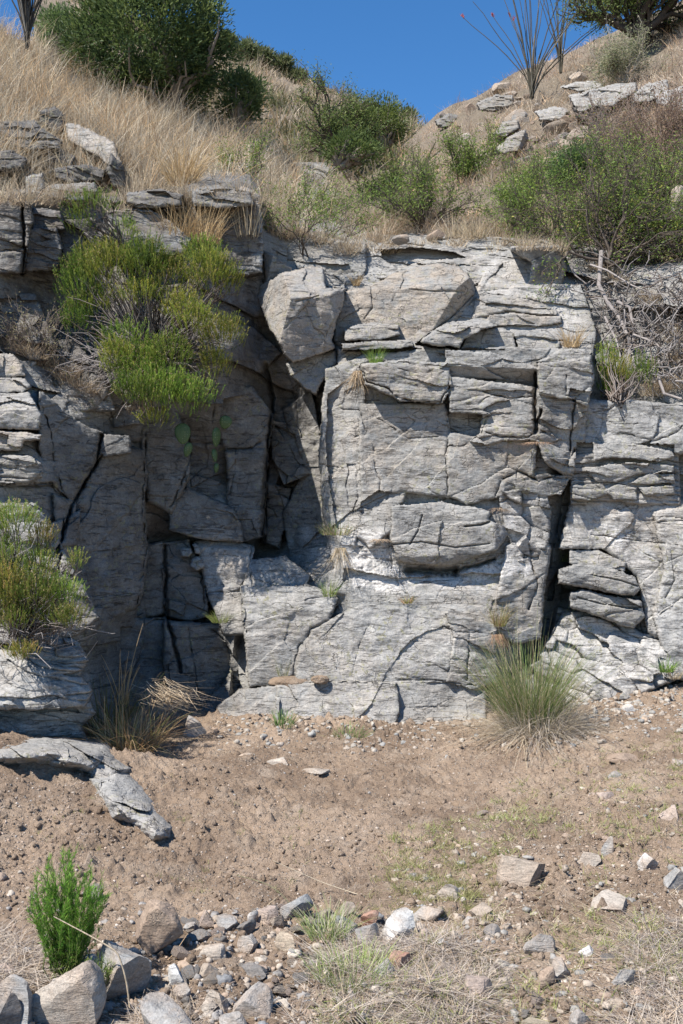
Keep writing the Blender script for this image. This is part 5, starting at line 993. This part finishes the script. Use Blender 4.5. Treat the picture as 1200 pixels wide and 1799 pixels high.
hblock(R_, [(870,264),(896,240),(922,228),(929,245),(918,262),(886,270)], 'tan layered rock with a dark right side on the right slope', -.2, .7, (.6,0,.2), off=.5, fac=[(915,250,0,2.5,-.4)])
hblock(R_, [(866,237),(884,216),(910,211),(913,226),(886,242)], 'smaller tan rock directly above the tan layered rock', -.1, .6, (.6,0,.2), off=.4)
hblock(R_, [(985,153),(1010,145),(1046,143),(1062,148),(1058,157),(1020,163)], 'pale flat slab left in the row of outcrop slabs on the right slope', -.1, 1.0, (.1,.4,0), off=.4)
hblock(R_, [(1000,168),(1030,160),(1075,150),(1116,146),(1120,160),(1078,186),(1045,188),(1018,200),(1008,186)], 'long grey slab in the middle of the right slope outcrop', -.2, .9, (.2,.2,.1), off=.6)
hblock(R_, [(1006,188),(1046,183),(1064,192),(1034,216),(1012,208)], 'brown jagged rock at the underside of the right slope outcrop', .1, -.3, (.5,0,.8), off=.4)
hblock(R_, [(1112,166),(1136,149),(1172,141),(1176,158),(1142,180),(1112,180)], 'grey slab right of the middle slab in the right slope outcrop', -.1, .9, (.1,.2,0), off=.5)
hblock(R_, [(1150,168),(1200,151),(1280,150),(1280,205),(1186,197),(1154,182)], 'big smooth pale slab at the right edge of the outcrop', -.1, .8, (0,.4,0), off=.6, lay=0)
hblock(R_, [(940,196),(975,188),(1000,196),(985,212),(948,214)], 'low pale slab half hidden in grass left of the outcrop', -.1, .9, (.2,.3,0), off=.3)
hblock(R_, [(838,182),(872,168),(900,170),(902,184),(870,196),(842,194)], 'jagged tan rocks on the crest left of the ocotillo', 0, .5, (.4,0,.3), off=.4, lay=3)
hblock(R_, [(765,212),(790,200),(806,204),(800,220),(770,224)], 'dark broken rock low on the right crest beside the notch', 0, .4, (.2,0,.7), off=.4, lay=3)
build_blocks(HB0)
proto = [mesh_from('stone', rock_verts(3, 10, 900+k)[0]*np.array([1, .8, .62]), ICO[3][1], None, True, 32, [M_STONE]) for k in range(8)]
def scatter_stones(pts, sizes, cols, label, group, name='stone'):
    for p, s in zip(pts, sizes):
        o = link(name, proto[rng.integers(0, 8)], None, label, 'stone', group, 'thing', loc=p)
        o.rotation_euler = (rng.normal()*.25, rng.normal()*.25, rng.random()*6.28); o.scale = (s, s*(.7+.4*rng.random()), s*(.6+.5*rng.random()))
        c = np.array(COL[cols[rng.integers(0, len(cols))]])*(.6+.35*rng.random()); o.color = (*c, 1)
def in_poly(n, poly, f=None):
    P = np.array(poly); out = []
    while len(out) < n:
        x = P[:, 0].min()+rng.random()*np.ptp(P[:, 0]); y = P[:, 1].min()+rng.random()*np.ptp(P[:, 1])
        if psd(np.array([x]), np.array([y]), poly)[0] > 0 and (f is None or f(x, y)): out.append((x, y))
    return out
row = in_poly(120, [(330,1600),(480,1590),(640,1600),(770,1620),(640,1680),(560,1720),(500,1790),(330,1790),(300,1650)])
scatter_stones([ghit(x, y)-Vector((0, 0, .004)) for x, y in row], .010+.036*rng.random(120)**2.2, ['grey','tan','pale','pink','blue'], 'small loose stone among the pale stone row and dry grass at the bottom', 'small stones of the bottom stone row')
rt = in_poly(55, [(700,1480),(860,1420),(1040,1340),(1220,1290),(1220,1799),(640,1799)])
scatter_stones([ghit(x, y)-Vector((0, 0, .004)) for x, y in rt], .009+.030*rng.random(55)**2, ['pale','tan','pink','grey'], 'small half-buried stone among the weeds on the lower right', 'small stones in the weeds')
hs_ = in_poly(60, [(770,215),(900,160),(1000,200),(1100,230),(960,300),(860,330),(760,330)])
scatter_stones([hpt('right_hillside', x, y) for x, y in hs_], .05+.2*rng.random(60)**2, ['tan','pale','grey','brown'], 'small weathered stone in the pale grass of the right slope', 'stones on the right slope')

# bedrock showing through the dirt
def outcrop(poly, h, label, tint=(0, .25, 0)):
    P = np.array(poly); gx, gy = np.meshgrid(np.arange(P[:, 0].min()-8, P[:, 0].max()+9, 1.3), np.arange(P[:, 1].min()-8, P[:, 1].max()+9, 1.0))
    sd = psd(gx, gy, poly)+3*fbm(gx/14., gy/9., gx*0, 3); Y = CAMZ*F/(gy-CY)
    for _ in range(5): X = (gx-CX)*Y/F; Y = (CAMZ-G0(X, Y)-.04)*F/(gy-CY)
    X = (gx-CX)*Y/F
    q = np.clip(sd/34, 0, 1); z = G0(X, Y)-.06+(h+.085)*np.sqrt(1-(1-q)**2)+.05*q*fbm(X*3, Y*3, X*0, 3)+.012*q*fbm(X*8, Y*8, X*0+3, 3)-slabs(X, Y, .26, .22, .8, .010, .002, .14, 4, .003)*q-.02*q*np.maximum(0, fbm(X*4, Y*4, X*0, 4, True)-.1)
    z = np.where(sd < 0, G0(X, Y)-.08, z); Yn = (CAMZ-z)*F/(gy-CY); V = np.stack([(gx-CX)*Yn/F, Yn, z], -1)
    Fc = gridfaces(*gx.shape, sd > -2.5); V, Fc = compact(V.reshape(-1, 3), Fc); c = V.mean(0)
    me = mesh_from('rock_outcrop', V-c, Fc, {'tint': np.tile(np.array(tint, float), (len(V), 1))}, True, 40, [M_ROCK])
    link('rock_outcrop', me, None, label, 'outcrop', 'outcrops in the dirt floor', 'thing', loc=c)
outcrop([(120,1296),(190,1300),(205,1330),(232,1350),(196,1392),(166,1380),(140,1350)], .03, 'bluish bedrock neck joining the flat hump to the cracked tongue')
outcrop([(-40,1305),(60,1294),(130,1296),(180,1305),(194,1325),(190,1345),(166,1362),(130,1356),(70,1350),(-40,1352)], .06, 'flat bluish white bedrock hump at the foot of the lower left ledge')
outcrop([(150,1366),(205,1346),(237,1366),(262,1392),(286,1430),(306,1452),(300,1476),(268,1482),(235,1452),(196,1442),(172,1404)], .045, 'cracked bluish white bedrock tongue running down into the dirt')
outcrop([(462,1205),(480,1190),(530,1182),(560,1184),(572,1198),(520,1206),(478,1218)], .03, 'low brown mud crust on the ledge at the foot of the wall', (1., 0, .6)) if False else None

# ---------------------------------------------------------------- pebbles, clods, litter
def debris(name, label, pts, size, material, sub=1, flat=.6, cols=None):
    V0, F0 = ICO[sub]; n = len(pts); m = len(V0); r = rng.normal(size=(n, m, 3))*.16
    V = (V0[None]+r)*size[:, None, None]*np.array([1, 1, flat])*(.6+.8*rng.random((n, 1, 3)))+pts[:, None]
    Fc = (F0[None]+np.arange(n)[:, None, None]*m).reshape(-1, 3)
    at_ = {'col': np.repeat(cols, m, 0)} if cols is not None else None
    link(name, mesh_from(name, V.reshape(-1, 3), Fc, at_, False, None, [material]), label=label, kind='stuff')
def gpts(n, poly, thr=-.3, pw=1.0):
    P = np.array(poly, float); out = []
    while sum(map(len, out)) < n:
        x = P[:, 0].min()+rng.random(n)*np.ptp(P[:, 0]); y = P[:, 1].min()+rng.random(n)**pw*np.ptp(P[:, 1]); k = psd(x, y, poly) > 0; x, y = x[k], y[k]
        Y = CAMZ*F/(y-CY)
        for _ in range(3): Y = (CAMZ-G0((x-CX)*Y/F, Y))*F/(y-CY)
        X = (x-CX)*Y/F; k = fbm(X*2.2, Y*2.2, X*0+n, 3)+.3*rng.normal(size=len(X)) > thr; X, Y = X[k], Y[k]
        out.append(np.stack([X, Y, G0(X, Y)+gdetail(X, Y)], -1))
    return np.concatenate(out)[:n]
ALL = [(-60,1290),(420,1262),(860,1255),(1260,1185),(1260,1840),(-60,1840)]
M_PEB = bark_mat('pebble')
p = gpts(9000, ALL, -.2); debris('gravel', 'fine loose gravel scattered over the dirt floor', p, .0025+.006*rng.random(9000)**2.5, M_PEB, 1, .7, mixcol([(.40,.31,.24),(.34,.27,.21),(.45,.39,.33),(.30,.28,.26)], (4, 3, 2, 1), 9000))
p = gpts(1300, [(-60,1500),(330,1590),(760,1590),(700,1720),(620,1840),(-60,1840)], -.2); debris('stone_rubble', 'angular grey and tan rubble packed between the bottom stones', p, .005+.018*rng.random(1300)**3, M_PEB, 2, .75, mixcol([(.36,.30,.24),(.30,.28,.26),(.40,.35,.29),(.33,.25,.19),(.24,.24,.24)], (3, 3, 2, 2, 1), 1300))
p = gpts(1500, [(380,1262),(860,1248),(1010,1225),(1230,1195),(1230,1290),(860,1330),(380,1320)], -.1, 1.5); debris('stone_rubble', 'small fallen chips along the foot of the wall', p, .006+.022*rng.random(1500)**2.6, M_PEB, 2, .7, mixcol([(.34,.29,.24),(.29,.28,.26),(.38,.34,.29),(.31,.24,.18)], (3, 3, 2, 2), 1500))
p = gpts(1100, [(700,1500),(1260,1300),(1260,1840),(640,1840)], -.1); debris('stone_rubble', 'stone chips scattered through the weeds', p, .005+.016*rng.random(1100)**2.5, M_PEB, 2, .7, mixcol([(.35,.29,.23),(.29,.275,.25),(.38,.33,.27),(.33,.25,.19)], (3, 2, 2, 2), 1100))
p = gpts(9000, ALL, -.1); debris('dirt_clods', 'crumbly brown dirt clods on the wash floor', p, .004+.015*rng.random(9000)**4.5, M_SOIL, 2, .8)
# ---------------------------------------------------------------- grass
scatter_grass('dry_hillside_grass', 'left_hillside', 4600, 'tall dry straw-coloured grass covering the left hillside', [(-300,-200),(0,40),(200,140),(400,200),(520,280),(640,400),(655,440),(560,430),(470,400),(455,352),(330,335),(180,350),(60,340),(-300,350)], (.16, .62), 18, .008, cols=[(.66,.55,.40),(.74,.65,.50),(.50,.41,.29),(.46,.40,.32),(.30,.23,.16)], wts=(4,4,3,3,2), thr=-.55, lean=.7, pat=2.2)
scatter_grass('dry_slope_grass', 'right_hillside', 5600, 'short pale bunch grass on the stony right hillside', [(560,440),(620,350),(745,225),(900,120),(1100,30),(1250,-20),(1500,-60),(1500,440),(1100,430),(960,420),(700,424)], (.10, .34), 16, .0085, cols=[(.60,.50,.38),(.50,.40,.31),(.66,.56,.42),(.40,.31,.26)], wts=(4,3,3,3), thr=-.2, lean=.75, pat=2.0)
scatter_grass('far_slope_grass', 'far_hillside', 3000, 'dry grass speckling the far hillside', [(100,-40),(400,84),(560,152),(745,226),(740,330),(560,330),(400,260),(150,120)], (.35, .8), 7, .035, cols=[(.50,.41,.30),(.42,.33,.24),(.33,.29,.19)], wts=(4,3,1), K=3, thr=-.1)
scatter_grass('low_brush', 'far_hillside', 260, 'low olive brush dotted over the far hillside', [(100,-40),(400,84),(560,152),(745,226),(740,330),(560,330),(400,260),(150,120)], (.3, .7), 60, .05, cols=[(.16,.17,.08),(.22,.21,.11)], wts=(1,1), K=3, thr=-.1, lean=.9)
GRN = [(.20, .28, .07), (.27, .33, .09), (.15, .22, .05)]
def gc(px, py, Y, n, L, lb, cols=TAN, wts=TANW, name='grass_clump', cat='grass clump', **kw):
    p = cl(px, py, .02) if Y is None else (ghit(px, py) if Y == 'g' else at(px, py, Y))
    return grass_clump(name, p, lb, cat, 'grass clumps and tufts', n=n, L=L, cols=cols, wts=wts, **kw)
GOLD = [(.50, .36, .19), (.58, .44, .26), (.40, .27, .14)]; GW = (3, 3, 2)
MIXG = TAN+GRN; MIXW = (3, 3, 2, 2, 1, 3, 3, 3)
# the big rush tussock
def tussock():
    p = ghit(932, 1290); o = thing('rush_tussock', p, 'big green and tan rush tussock at the foot of the wall', 'tussock')
    r = Rib(); tuft(r, p+Vector((0, .02, 0)), 1300, .74, [(.18,.25,.08),(.15,.21,.07),(.30,.31,.13),(.44,.37,.24)], (4, 3, 3, 4), .55, .45, .0048, .15, 7, .08)
    tuft(r, p+Vector((-.03, 0, 0)), 60, 1.0, [(.22,.26,.10),(.42,.37,.22)], (2, 1), .4, .3, .004, .10, 6, .05)
    link('green_blades', r.mesh('green_blades', M_LEAF, p), o)
    r = Rib(); tuft(r, p+Vector((.03, -.06, 0)), 1500, .55, [(.50,.41,.28),(.60,.52,.39),(.40,.35,.29),(.30,.25,.18)], (3, 3, 3, 2), .95, 1.1, .005, .22, 7, .32)
    tuft(r, p+Vector((.10, -.10, .05)), 500, .42, [(.50,.44,.38),(.40,.35,.31)], (1, 1), .98, 1.2, .005, .14, 7, .5)
    link('dead_blades', r.mesh('dead_blades', M_GRASS, p), o)
tussock()
gc(318, 420, 8.35, 260, .34, 'golden curly grass clump over the ledge right of the small green shrub', GOLD, GW, lean=.7, curl=.8, w=.006, r=.14)
gc(360, 425, 8.4, 200, .36, 'golden grass clump beside the curly one, at the edge of the ledge', GOLD, GW, lean=.5, curl=.6, w=.006, r=.12)
gc(320, 322, 9.2, 320, .42, 'rounded golden grass clump in the pale grass above the left cliff', GOLD, GW, lean=.7, curl=.7, w=.007, r=.13)
gc(435, 415, 8.6, 70, .5, 'thin tall straw stalks left of the thorny shrub', lean=.3, curl=.3, w=.006, r=.10)
for k, (x, y) in enumerate([(835,418),(865,415),(900,416),(930,418),(800,415)]):
    gc(x, y, None, 150, .24, ['pale','straw-coloured','bushy','leaning','short'][k]+' grass clump on the rim above the pale cliff top, '+['second from the left','in the middle','second from the right','rightmost','leftmost'][k], lean=.6, w=.006, r=.10)
for x, y, t in [(665, 425, 'left'), (690, 412, 'middle'), (650, 400, 'rear')]:
    gc(x, y, None, 170, .32, 'reddish straw grass clump on the rim above the widest boulder, '+t+' one', [(.46,.34,.22),(.52,.42,.30),(.36,.25,.16)], (3, 3, 2), lean=.6, w=.006, r=.11)
gc(590, 938, None, 260, .15, 'tan grass tuft growing from the wall left of the big jutting slab', MIXG, MIXW, lean=.8, curl=.6, w=.004, r=.11, droop=.1)
gc(598, 960, None, 90, .26, 'dead grass strands hanging below the tan wall tuft', up=(0, -.3, -.9), lean=.4, w=.004, r=.05)
gc(630, 650, None, 110, .24, 'dead grass hanging under the green sprout at the top of the wall', [(.34,.25,.16),(.46,.35,.23)], (1, 1), up=(-.15, -.3, -.9), lean=.4, w=.004, r=.04)
gc(660, 636, None, 130, .17, 'bright green sprout on the ledge below the widest boulder', [(.22,.34,.07),(.30,.40,.10)], (1, 1), lean=.5, w=.004, r=.05)
gc(944, 775, None, 170, .20, 'reddish dead grass tuft in the vertical crack of the upper wall', [(.40,.25,.16),(.50,.36,.25),(.32,.2,.13)], (2, 2, 1), up=(0, -.5, -.2), lean=.8, curl=.6, w=.0035, r=.09)
gc(940, 720, None, 30, .16, 'few dead stalks at the top of the vertical wall crack', [(.42,.3,.2)], (1,), lean=.4, w=.003, r=.03)
gc(874, 890, None, 100, .14, 'dead tuft wedged at the right end of the big jutting slab', [(.46,.35,.25),(.38,.28,.2)], (1, 1), up=(0, -.5, -.4), lean=.7, w=.0035, r=.05)
gc(668, 945, None, 120, .13, 'brown dead tuft at the left end of the big jutting slab', [(.42,.31,.21),(.5,.4,.3)], (1, 1), up=(0, -.5, -.3), lean=.8, w=.004, r=.06)
gc(874, 1098, None, 200, .22, 'yellow-green tuft with reddish base right of the lower wall', [(.30,.30,.09),(.42,.34,.17),(.36,.22,.12)], (3, 3, 2), lean=.6, w=.0035, r=.06)
gc(872, 1112, None, 80, .15, 'reddish dead strands under the yellow-green tuft', [(.38,.24,.15)], (1,), up=(0, -.4, -.8), lean=.4, w=.003, r=.05)
gc(715, 1058, None, 90, .09, 'tiny green and orange tuft in the middle of the lower wall', [(.26,.32,.08),(.46,.27,.12)], (1, 1), lean=.8, w=.0035, r=.04)
gc(579, 1046, None, 90, .16, 'green tuft in the diagonal crack of the lower wall', [(.22,.31,.08),(.36,.36,.16)], (2, 1), lean=.6, w=.0035, r=.05)
gc(386, 1092, None, 140, .12, 'mossy green tuft at the edge of the shaded recess', [(.20,.25,.07),(.33,.34,.12)], (2, 1), lean=.8, w=.0035, r=.06)
gc(498, 1185, None, 40, .24, 'wispy pale green stalks beside the brown mud on the ledge', [(.26,.3,.12),(.42,.4,.26)], (1, 1), lean=.4, w=.0028, r=.05)
gc(626, 500, None, 110, .12, 'little tan tuft between the two biggest boulders', GOLD, GW, lean=.5, w=.004, r=.03)
gc(1004, 608, None, 150, .22, 'golden dead tuft on the ledge at the upper right of the wall', GOLD, GW, lean=.5, w=.0045, r=.07)
gc(1168, 1178, None, 110, .14, 'small green weed where the pale apron meets the dirt at right', [(.20,.34,.07),(.28,.40,.1)], (1, 1), lean=.8, w=.006, r=.06)
gc(1184, 1190, None, 70, .12, 'dry tan tuft right of the small green weed on the apron', lean=.8, w=.004, r=.05)
gc(988, 985, None, 70, .16, 'green blades in the shadow of the crevice', [(.20,.28,.08),(.38,.36,.2)], (1, 1), lean=.8, w=.0035, r=.04)
gc(497, 1285, 'g', 110, .17, 'dark green sprout with broad blades on the dirt at the wall foot', [(.13,.21,.07),(.18,.27,.09)], (1, 1), lean=.6, w=.008, r=.05)
gc(614, 1297, 'g', 150, .13, 'low spreading green tuft on the dirt right of the dark green sprout', [(.16,.24,.07),(.27,.34,.13)], (1, 1), lean=.95, w=.006, r=.10)
gc(232, 1312, 6.55, 420, .36, 'brown broken grass clump at the mouth of the shaded recess', [(.40,.26,.13),(.54,.39,.22),(.30,.19,.10),(.24,.24,.08)], (3, 3, 2, 1), lean=.9, curl=1.2, w=.006, r=.17, K=6)
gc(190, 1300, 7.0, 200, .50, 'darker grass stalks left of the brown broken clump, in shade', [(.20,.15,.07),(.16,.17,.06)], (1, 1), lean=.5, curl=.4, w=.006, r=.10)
gc(215, 1235, 7.1, 12, .62, 'tall curled straw stalks rising over the recess mouth', [(.50,.36,.2)], (1,), lean=.25, curl=.3, w=.009, r=.05, K=7)
gc(895, 1450, 'g', 90, .07, 'small bright green sprout on the dirt behind the dirt-crusted boulder', [(.24,.36,.09),(.36,.44,.18)], (1, 1), lean=.9, w=.005, r=.05)
gc(575, 1640, 'g', 260, .13, 'pale green and white grass tuft in the bottom stone row', [(.38,.42,.18),(.55,.52,.36),(.25,.33,.1)], (2, 2, 2), lean=.8, w=.0035, r=.07)
gc(620, 1720, 'g', 420, .12, 'bright green blades rising from the grey grass mat', [(.28,.36,.10),(.35,.42,.16),(.5,.46,.33)], (3, 2, 1), lean=.7, w=.003, r=.12)
def straw_bundle():
    p = at(285, 1215, 6.95); o = thing('straw_bundle', p, 'pale tangled straw bundle lodged above the grey broken rock in the recess', 'straw'); r = Rib(); n = 260
    root = np.array(tuple(p))+rng.normal(size=(n, 3))*np.array([.09, .06, .045]); az = rng.normal(size=n)*.5+np.where(rng.random(n) < .25, 3.1, -.5)
    blades(r, root, .12+.18*rng.random(n), mixcol([(.50,.39,.27),(.58,.48,.35),(.38,.28,.18)], (3, 3, 2), n), .95, .4, .006, 6, az, .25, up=(.2, -.1, -.35))
    link('straw', r.mesh('straw', M_GRASS, p), o)
straw_bundle()
# grass spilling over the broken rims
def fringe(name, pts, n, L, label, cols, wts, **kw):
    r = Rib()
    for k in range(n):
        i = rng.integers(0, len(pts)-1); f = rng.random(); x = pts[i][0]*(1-f)+pts[i+1][0]*f; y = pts[i][1]*(1-f)+pts[i+1][1]*f
        tuft(r, cl(x, y+rng.normal()*6, .03), rng.integers(14, 60), L*(.5+.8*rng.random()), cols, wts, r=.07, **kw)
    link(name, r.mesh(name, M_GRASS), label=label, kind='stuff')
SPL = [(.62,.52,.37),(.50,.40,.28),(.40,.31,.22),(.30,.23,.16)]
fringe('rim_grass', [(-20,352),(60,352),(120,352),(190,360),(260,362),(330,352),(460,360),(480,405),(560,425)], 95, .26, 'dry grass spilling over the broken upper left rim', SPL, (3,3,2,2), lean=.9, curl=.8, w=.006)
fringe('rim_grass', [(560,425),(620,438),(700,432),(830,424),(960,430),(1000,440)], 60, .17, 'dry grass along the rim above the pale cliff top', SPL, (3,3,2,1), lean=.8, curl=.6, w=.005)
fringe('ledge_litter', [(0,600),(60,625),(110,660),(170,690),(250,720)], 40, .12, 'dead leaves and grass caught on the upper left ledges', SPL, (1,2,3,3), lean=.98, curl=.9, w=.005)
fringe('ledge_litter', [(1040,470),(1100,500),(1180,560),(1200,680),(1120,690)], 60, .14, 'dry litter among the dead branches on the right', SPL, (2,3,3,2), lean=.98, curl=.9, w=.005)

# ground litter and weeds
def ground_strands(name, n, poly, L, cols, wts, label, lean=.95, curl=.4, w=.0022, thr=-.3, K=4, up=(0, 0, .25), nb=1, pw=1.0, trans=M_GRASS):
    p = gpts(n, poly, thr, pw); p = np.repeat(p, nb, 0); N = len(p)
    if nb > 1: p = p+rng.normal(size=(N, 3))*np.array([.018, .018, 0])
    rib = Rib(); blades(rib, p, L[0]+(L[1]-L[0])*rng.random(N)**1.6, mixcol(cols, wts, N), lean, curl, w, K, None, 0, up)
    link(name, rib.mesh(name, trans), label=label, kind='stuff')
ground_strands('straw_litter', 900, ALL, (.05, .32), TAN, TANW, 'thin straw and stalks lying on the dirt', thr=-.2, up=(0, 0, .06), w=.0028)
LR = [(640,1500),(800,1440),(1000,1330),(1260,1280),(1260,1850),(560,1850),(560,1700),(780,1620)]
ground_strands('straw_litter', 3400, LR, (.04, .22), [(.58,.48,.34),(.66,.57,.43),(.42,.33,.23),(.46,.40,.32)], (4,3,2,2), 'dense dry straw on the lower right ground', thr=-.2, up=(0, 0, .12), w=.003, curl=.8, K=5)
ground_strands('weeds', 900, LR, (.02, .075), [(.30,.33,.10),(.37,.38,.15),(.22,.27,.07),(.45,.41,.24)], (3, 3, 2, 5), 'short yellow-green weeds on the lower right ground', nb=13, up=(0, 0, .55), thr=.05, w=.004, trans=M_LEAF)
ground_strands('weeds', 110, [(680,1480),(900,1500),(860,1640),(640,1600)], (.02, .06), [(.24,.25,.09),(.36,.33,.15)], (1, 1), 'dark green weed patches at the edge of the bare dirt', nb=30, up=(0, 0, .7), thr=-.1, w=.0028, trans=M_LEAF)
ground_strands('weeds', 40, [(240,1340),(560,1400),(600,1560),(100,1560),(20,1400)], (.015, .05), [(.24,.27,.09),(.36,.36,.15)], (1, 1), 'scattered tiny weeds on the bare dirt', nb=12, up=(0, 0, .7), thr=-.4, w=.0025, trans=M_LEAF)
GREY = [(.44,.38,.33),(.58,.50,.41),(.26,.215,.19),(.50,.39,.28)]; GYW = (3, 3, 2, 2)
for poly, n, lb in [([(560,1680),(650,1640),(760,1650),(860,1680),(840,1800),(500,1840)], 520, 'matted grey dead grass at the bottom centre'), ([(-40,1640),(60,1650),(70,1730),(-40,1740)], 130, 'matted grey twigs behind the boulders at the left edge'),
                    ([(1110,1640),(1260,1620),(1260,1850),(1100,1850)], 260, 'matted dry grass in the lower right corner'), ([(250,1740),(340,1730),(340,1830),(240,1830)], 60, 'dead stems between the boulders at the bottom left')]:
    ground_strands('dead_grass_mat', n, poly, (.04, .20), GREY, GYW, lb, nb=15, up=(0, 0, .30), thr=-.3, w=.0034, K=6, curl=1.1, lean=1.0)
# arching stalks in the foreground
def stalk(pts, Y, r, col, lb, grp='long stalks in the foreground'):
    P = np.array([tuple(at(x, y, Y+.0*i)) for i, (x, y) in enumerate(pts)]); n = len(P); t = np.linspace(0, n-1, n*4); k = np.minimum(t.astype(int), n-2); f = (t-k)[:, None]; P = P[k]*(1-f)+P[k+1]*f
    for _ in range(3): P[1:-1] = (P[:-2]+2*P[1:-1]+P[2:])/4
    tb = Tub(); tb.add(P, np.linspace(r, r*.45, len(P)), col, 5); link('stalk', tb.mesh('stalk', M_BARK, P[0]), None, lb, 'stalk', grp, 'thing', loc=P[0])
stalk([(228,1770),(222,1720),(208,1675),(195,1665),(160,1645),(128,1628),(94,1610)], 3.15, .0035, (.50,.40,.28), 'long bent straw stalk crossing the feathery green plant')
stalk([(545,1650),(525,1610),(500,1575),(470,1552),(415,1537)], 3.9, .0022, (.27,.26,.14), 'arching grey-green grass stalk over the pointed blue-grey stone')
stalk([(640,1575),(600,1562),(560,1548),(480,1512)], 4.3, .0025, (.50,.42,.30), 'straight straw stalk lying on the dirt behind the stone row')
stalk([(280,1700),(305,1678),(330,1640)], 3.5, .0028, (.38,.27,.17), 'brown twig leaning on the right of the brown-crusted boulder')
stalk([(1230,1740),(1180,1730),(1130,1732),(1080,1745)], 3.3, .004, (.30,.40,.14), 'long green grass blade arching in from the right edge')
stalk([(470,1690),(440,1670),(395,1655)], 3.7, .003, (.50,.41,.29), 'pale stalk lying across the small stones left of the yellowish stone')
# dried mud on the ledge at the wall foot
for px, py, w, h, lb in [(510,1198,80,22,'low lump of dried brown mud on the ledge at the wall foot'), (562,1194,34,16,'smaller lump of dried mud right of the first one')]:
    p = cl(px, py, .05); V, Fc = rock_verts(4, 4, int(px), .09, .8); V = V*np.array([w, w*.8, h])*7.62/F/2
    link('mud_lump', mesh_from('mud_lump', V, Fc, None, True, None, [M_SOIL]), None, lb, 'mud', 'dried mud on the ledge', 'thing', loc=p)
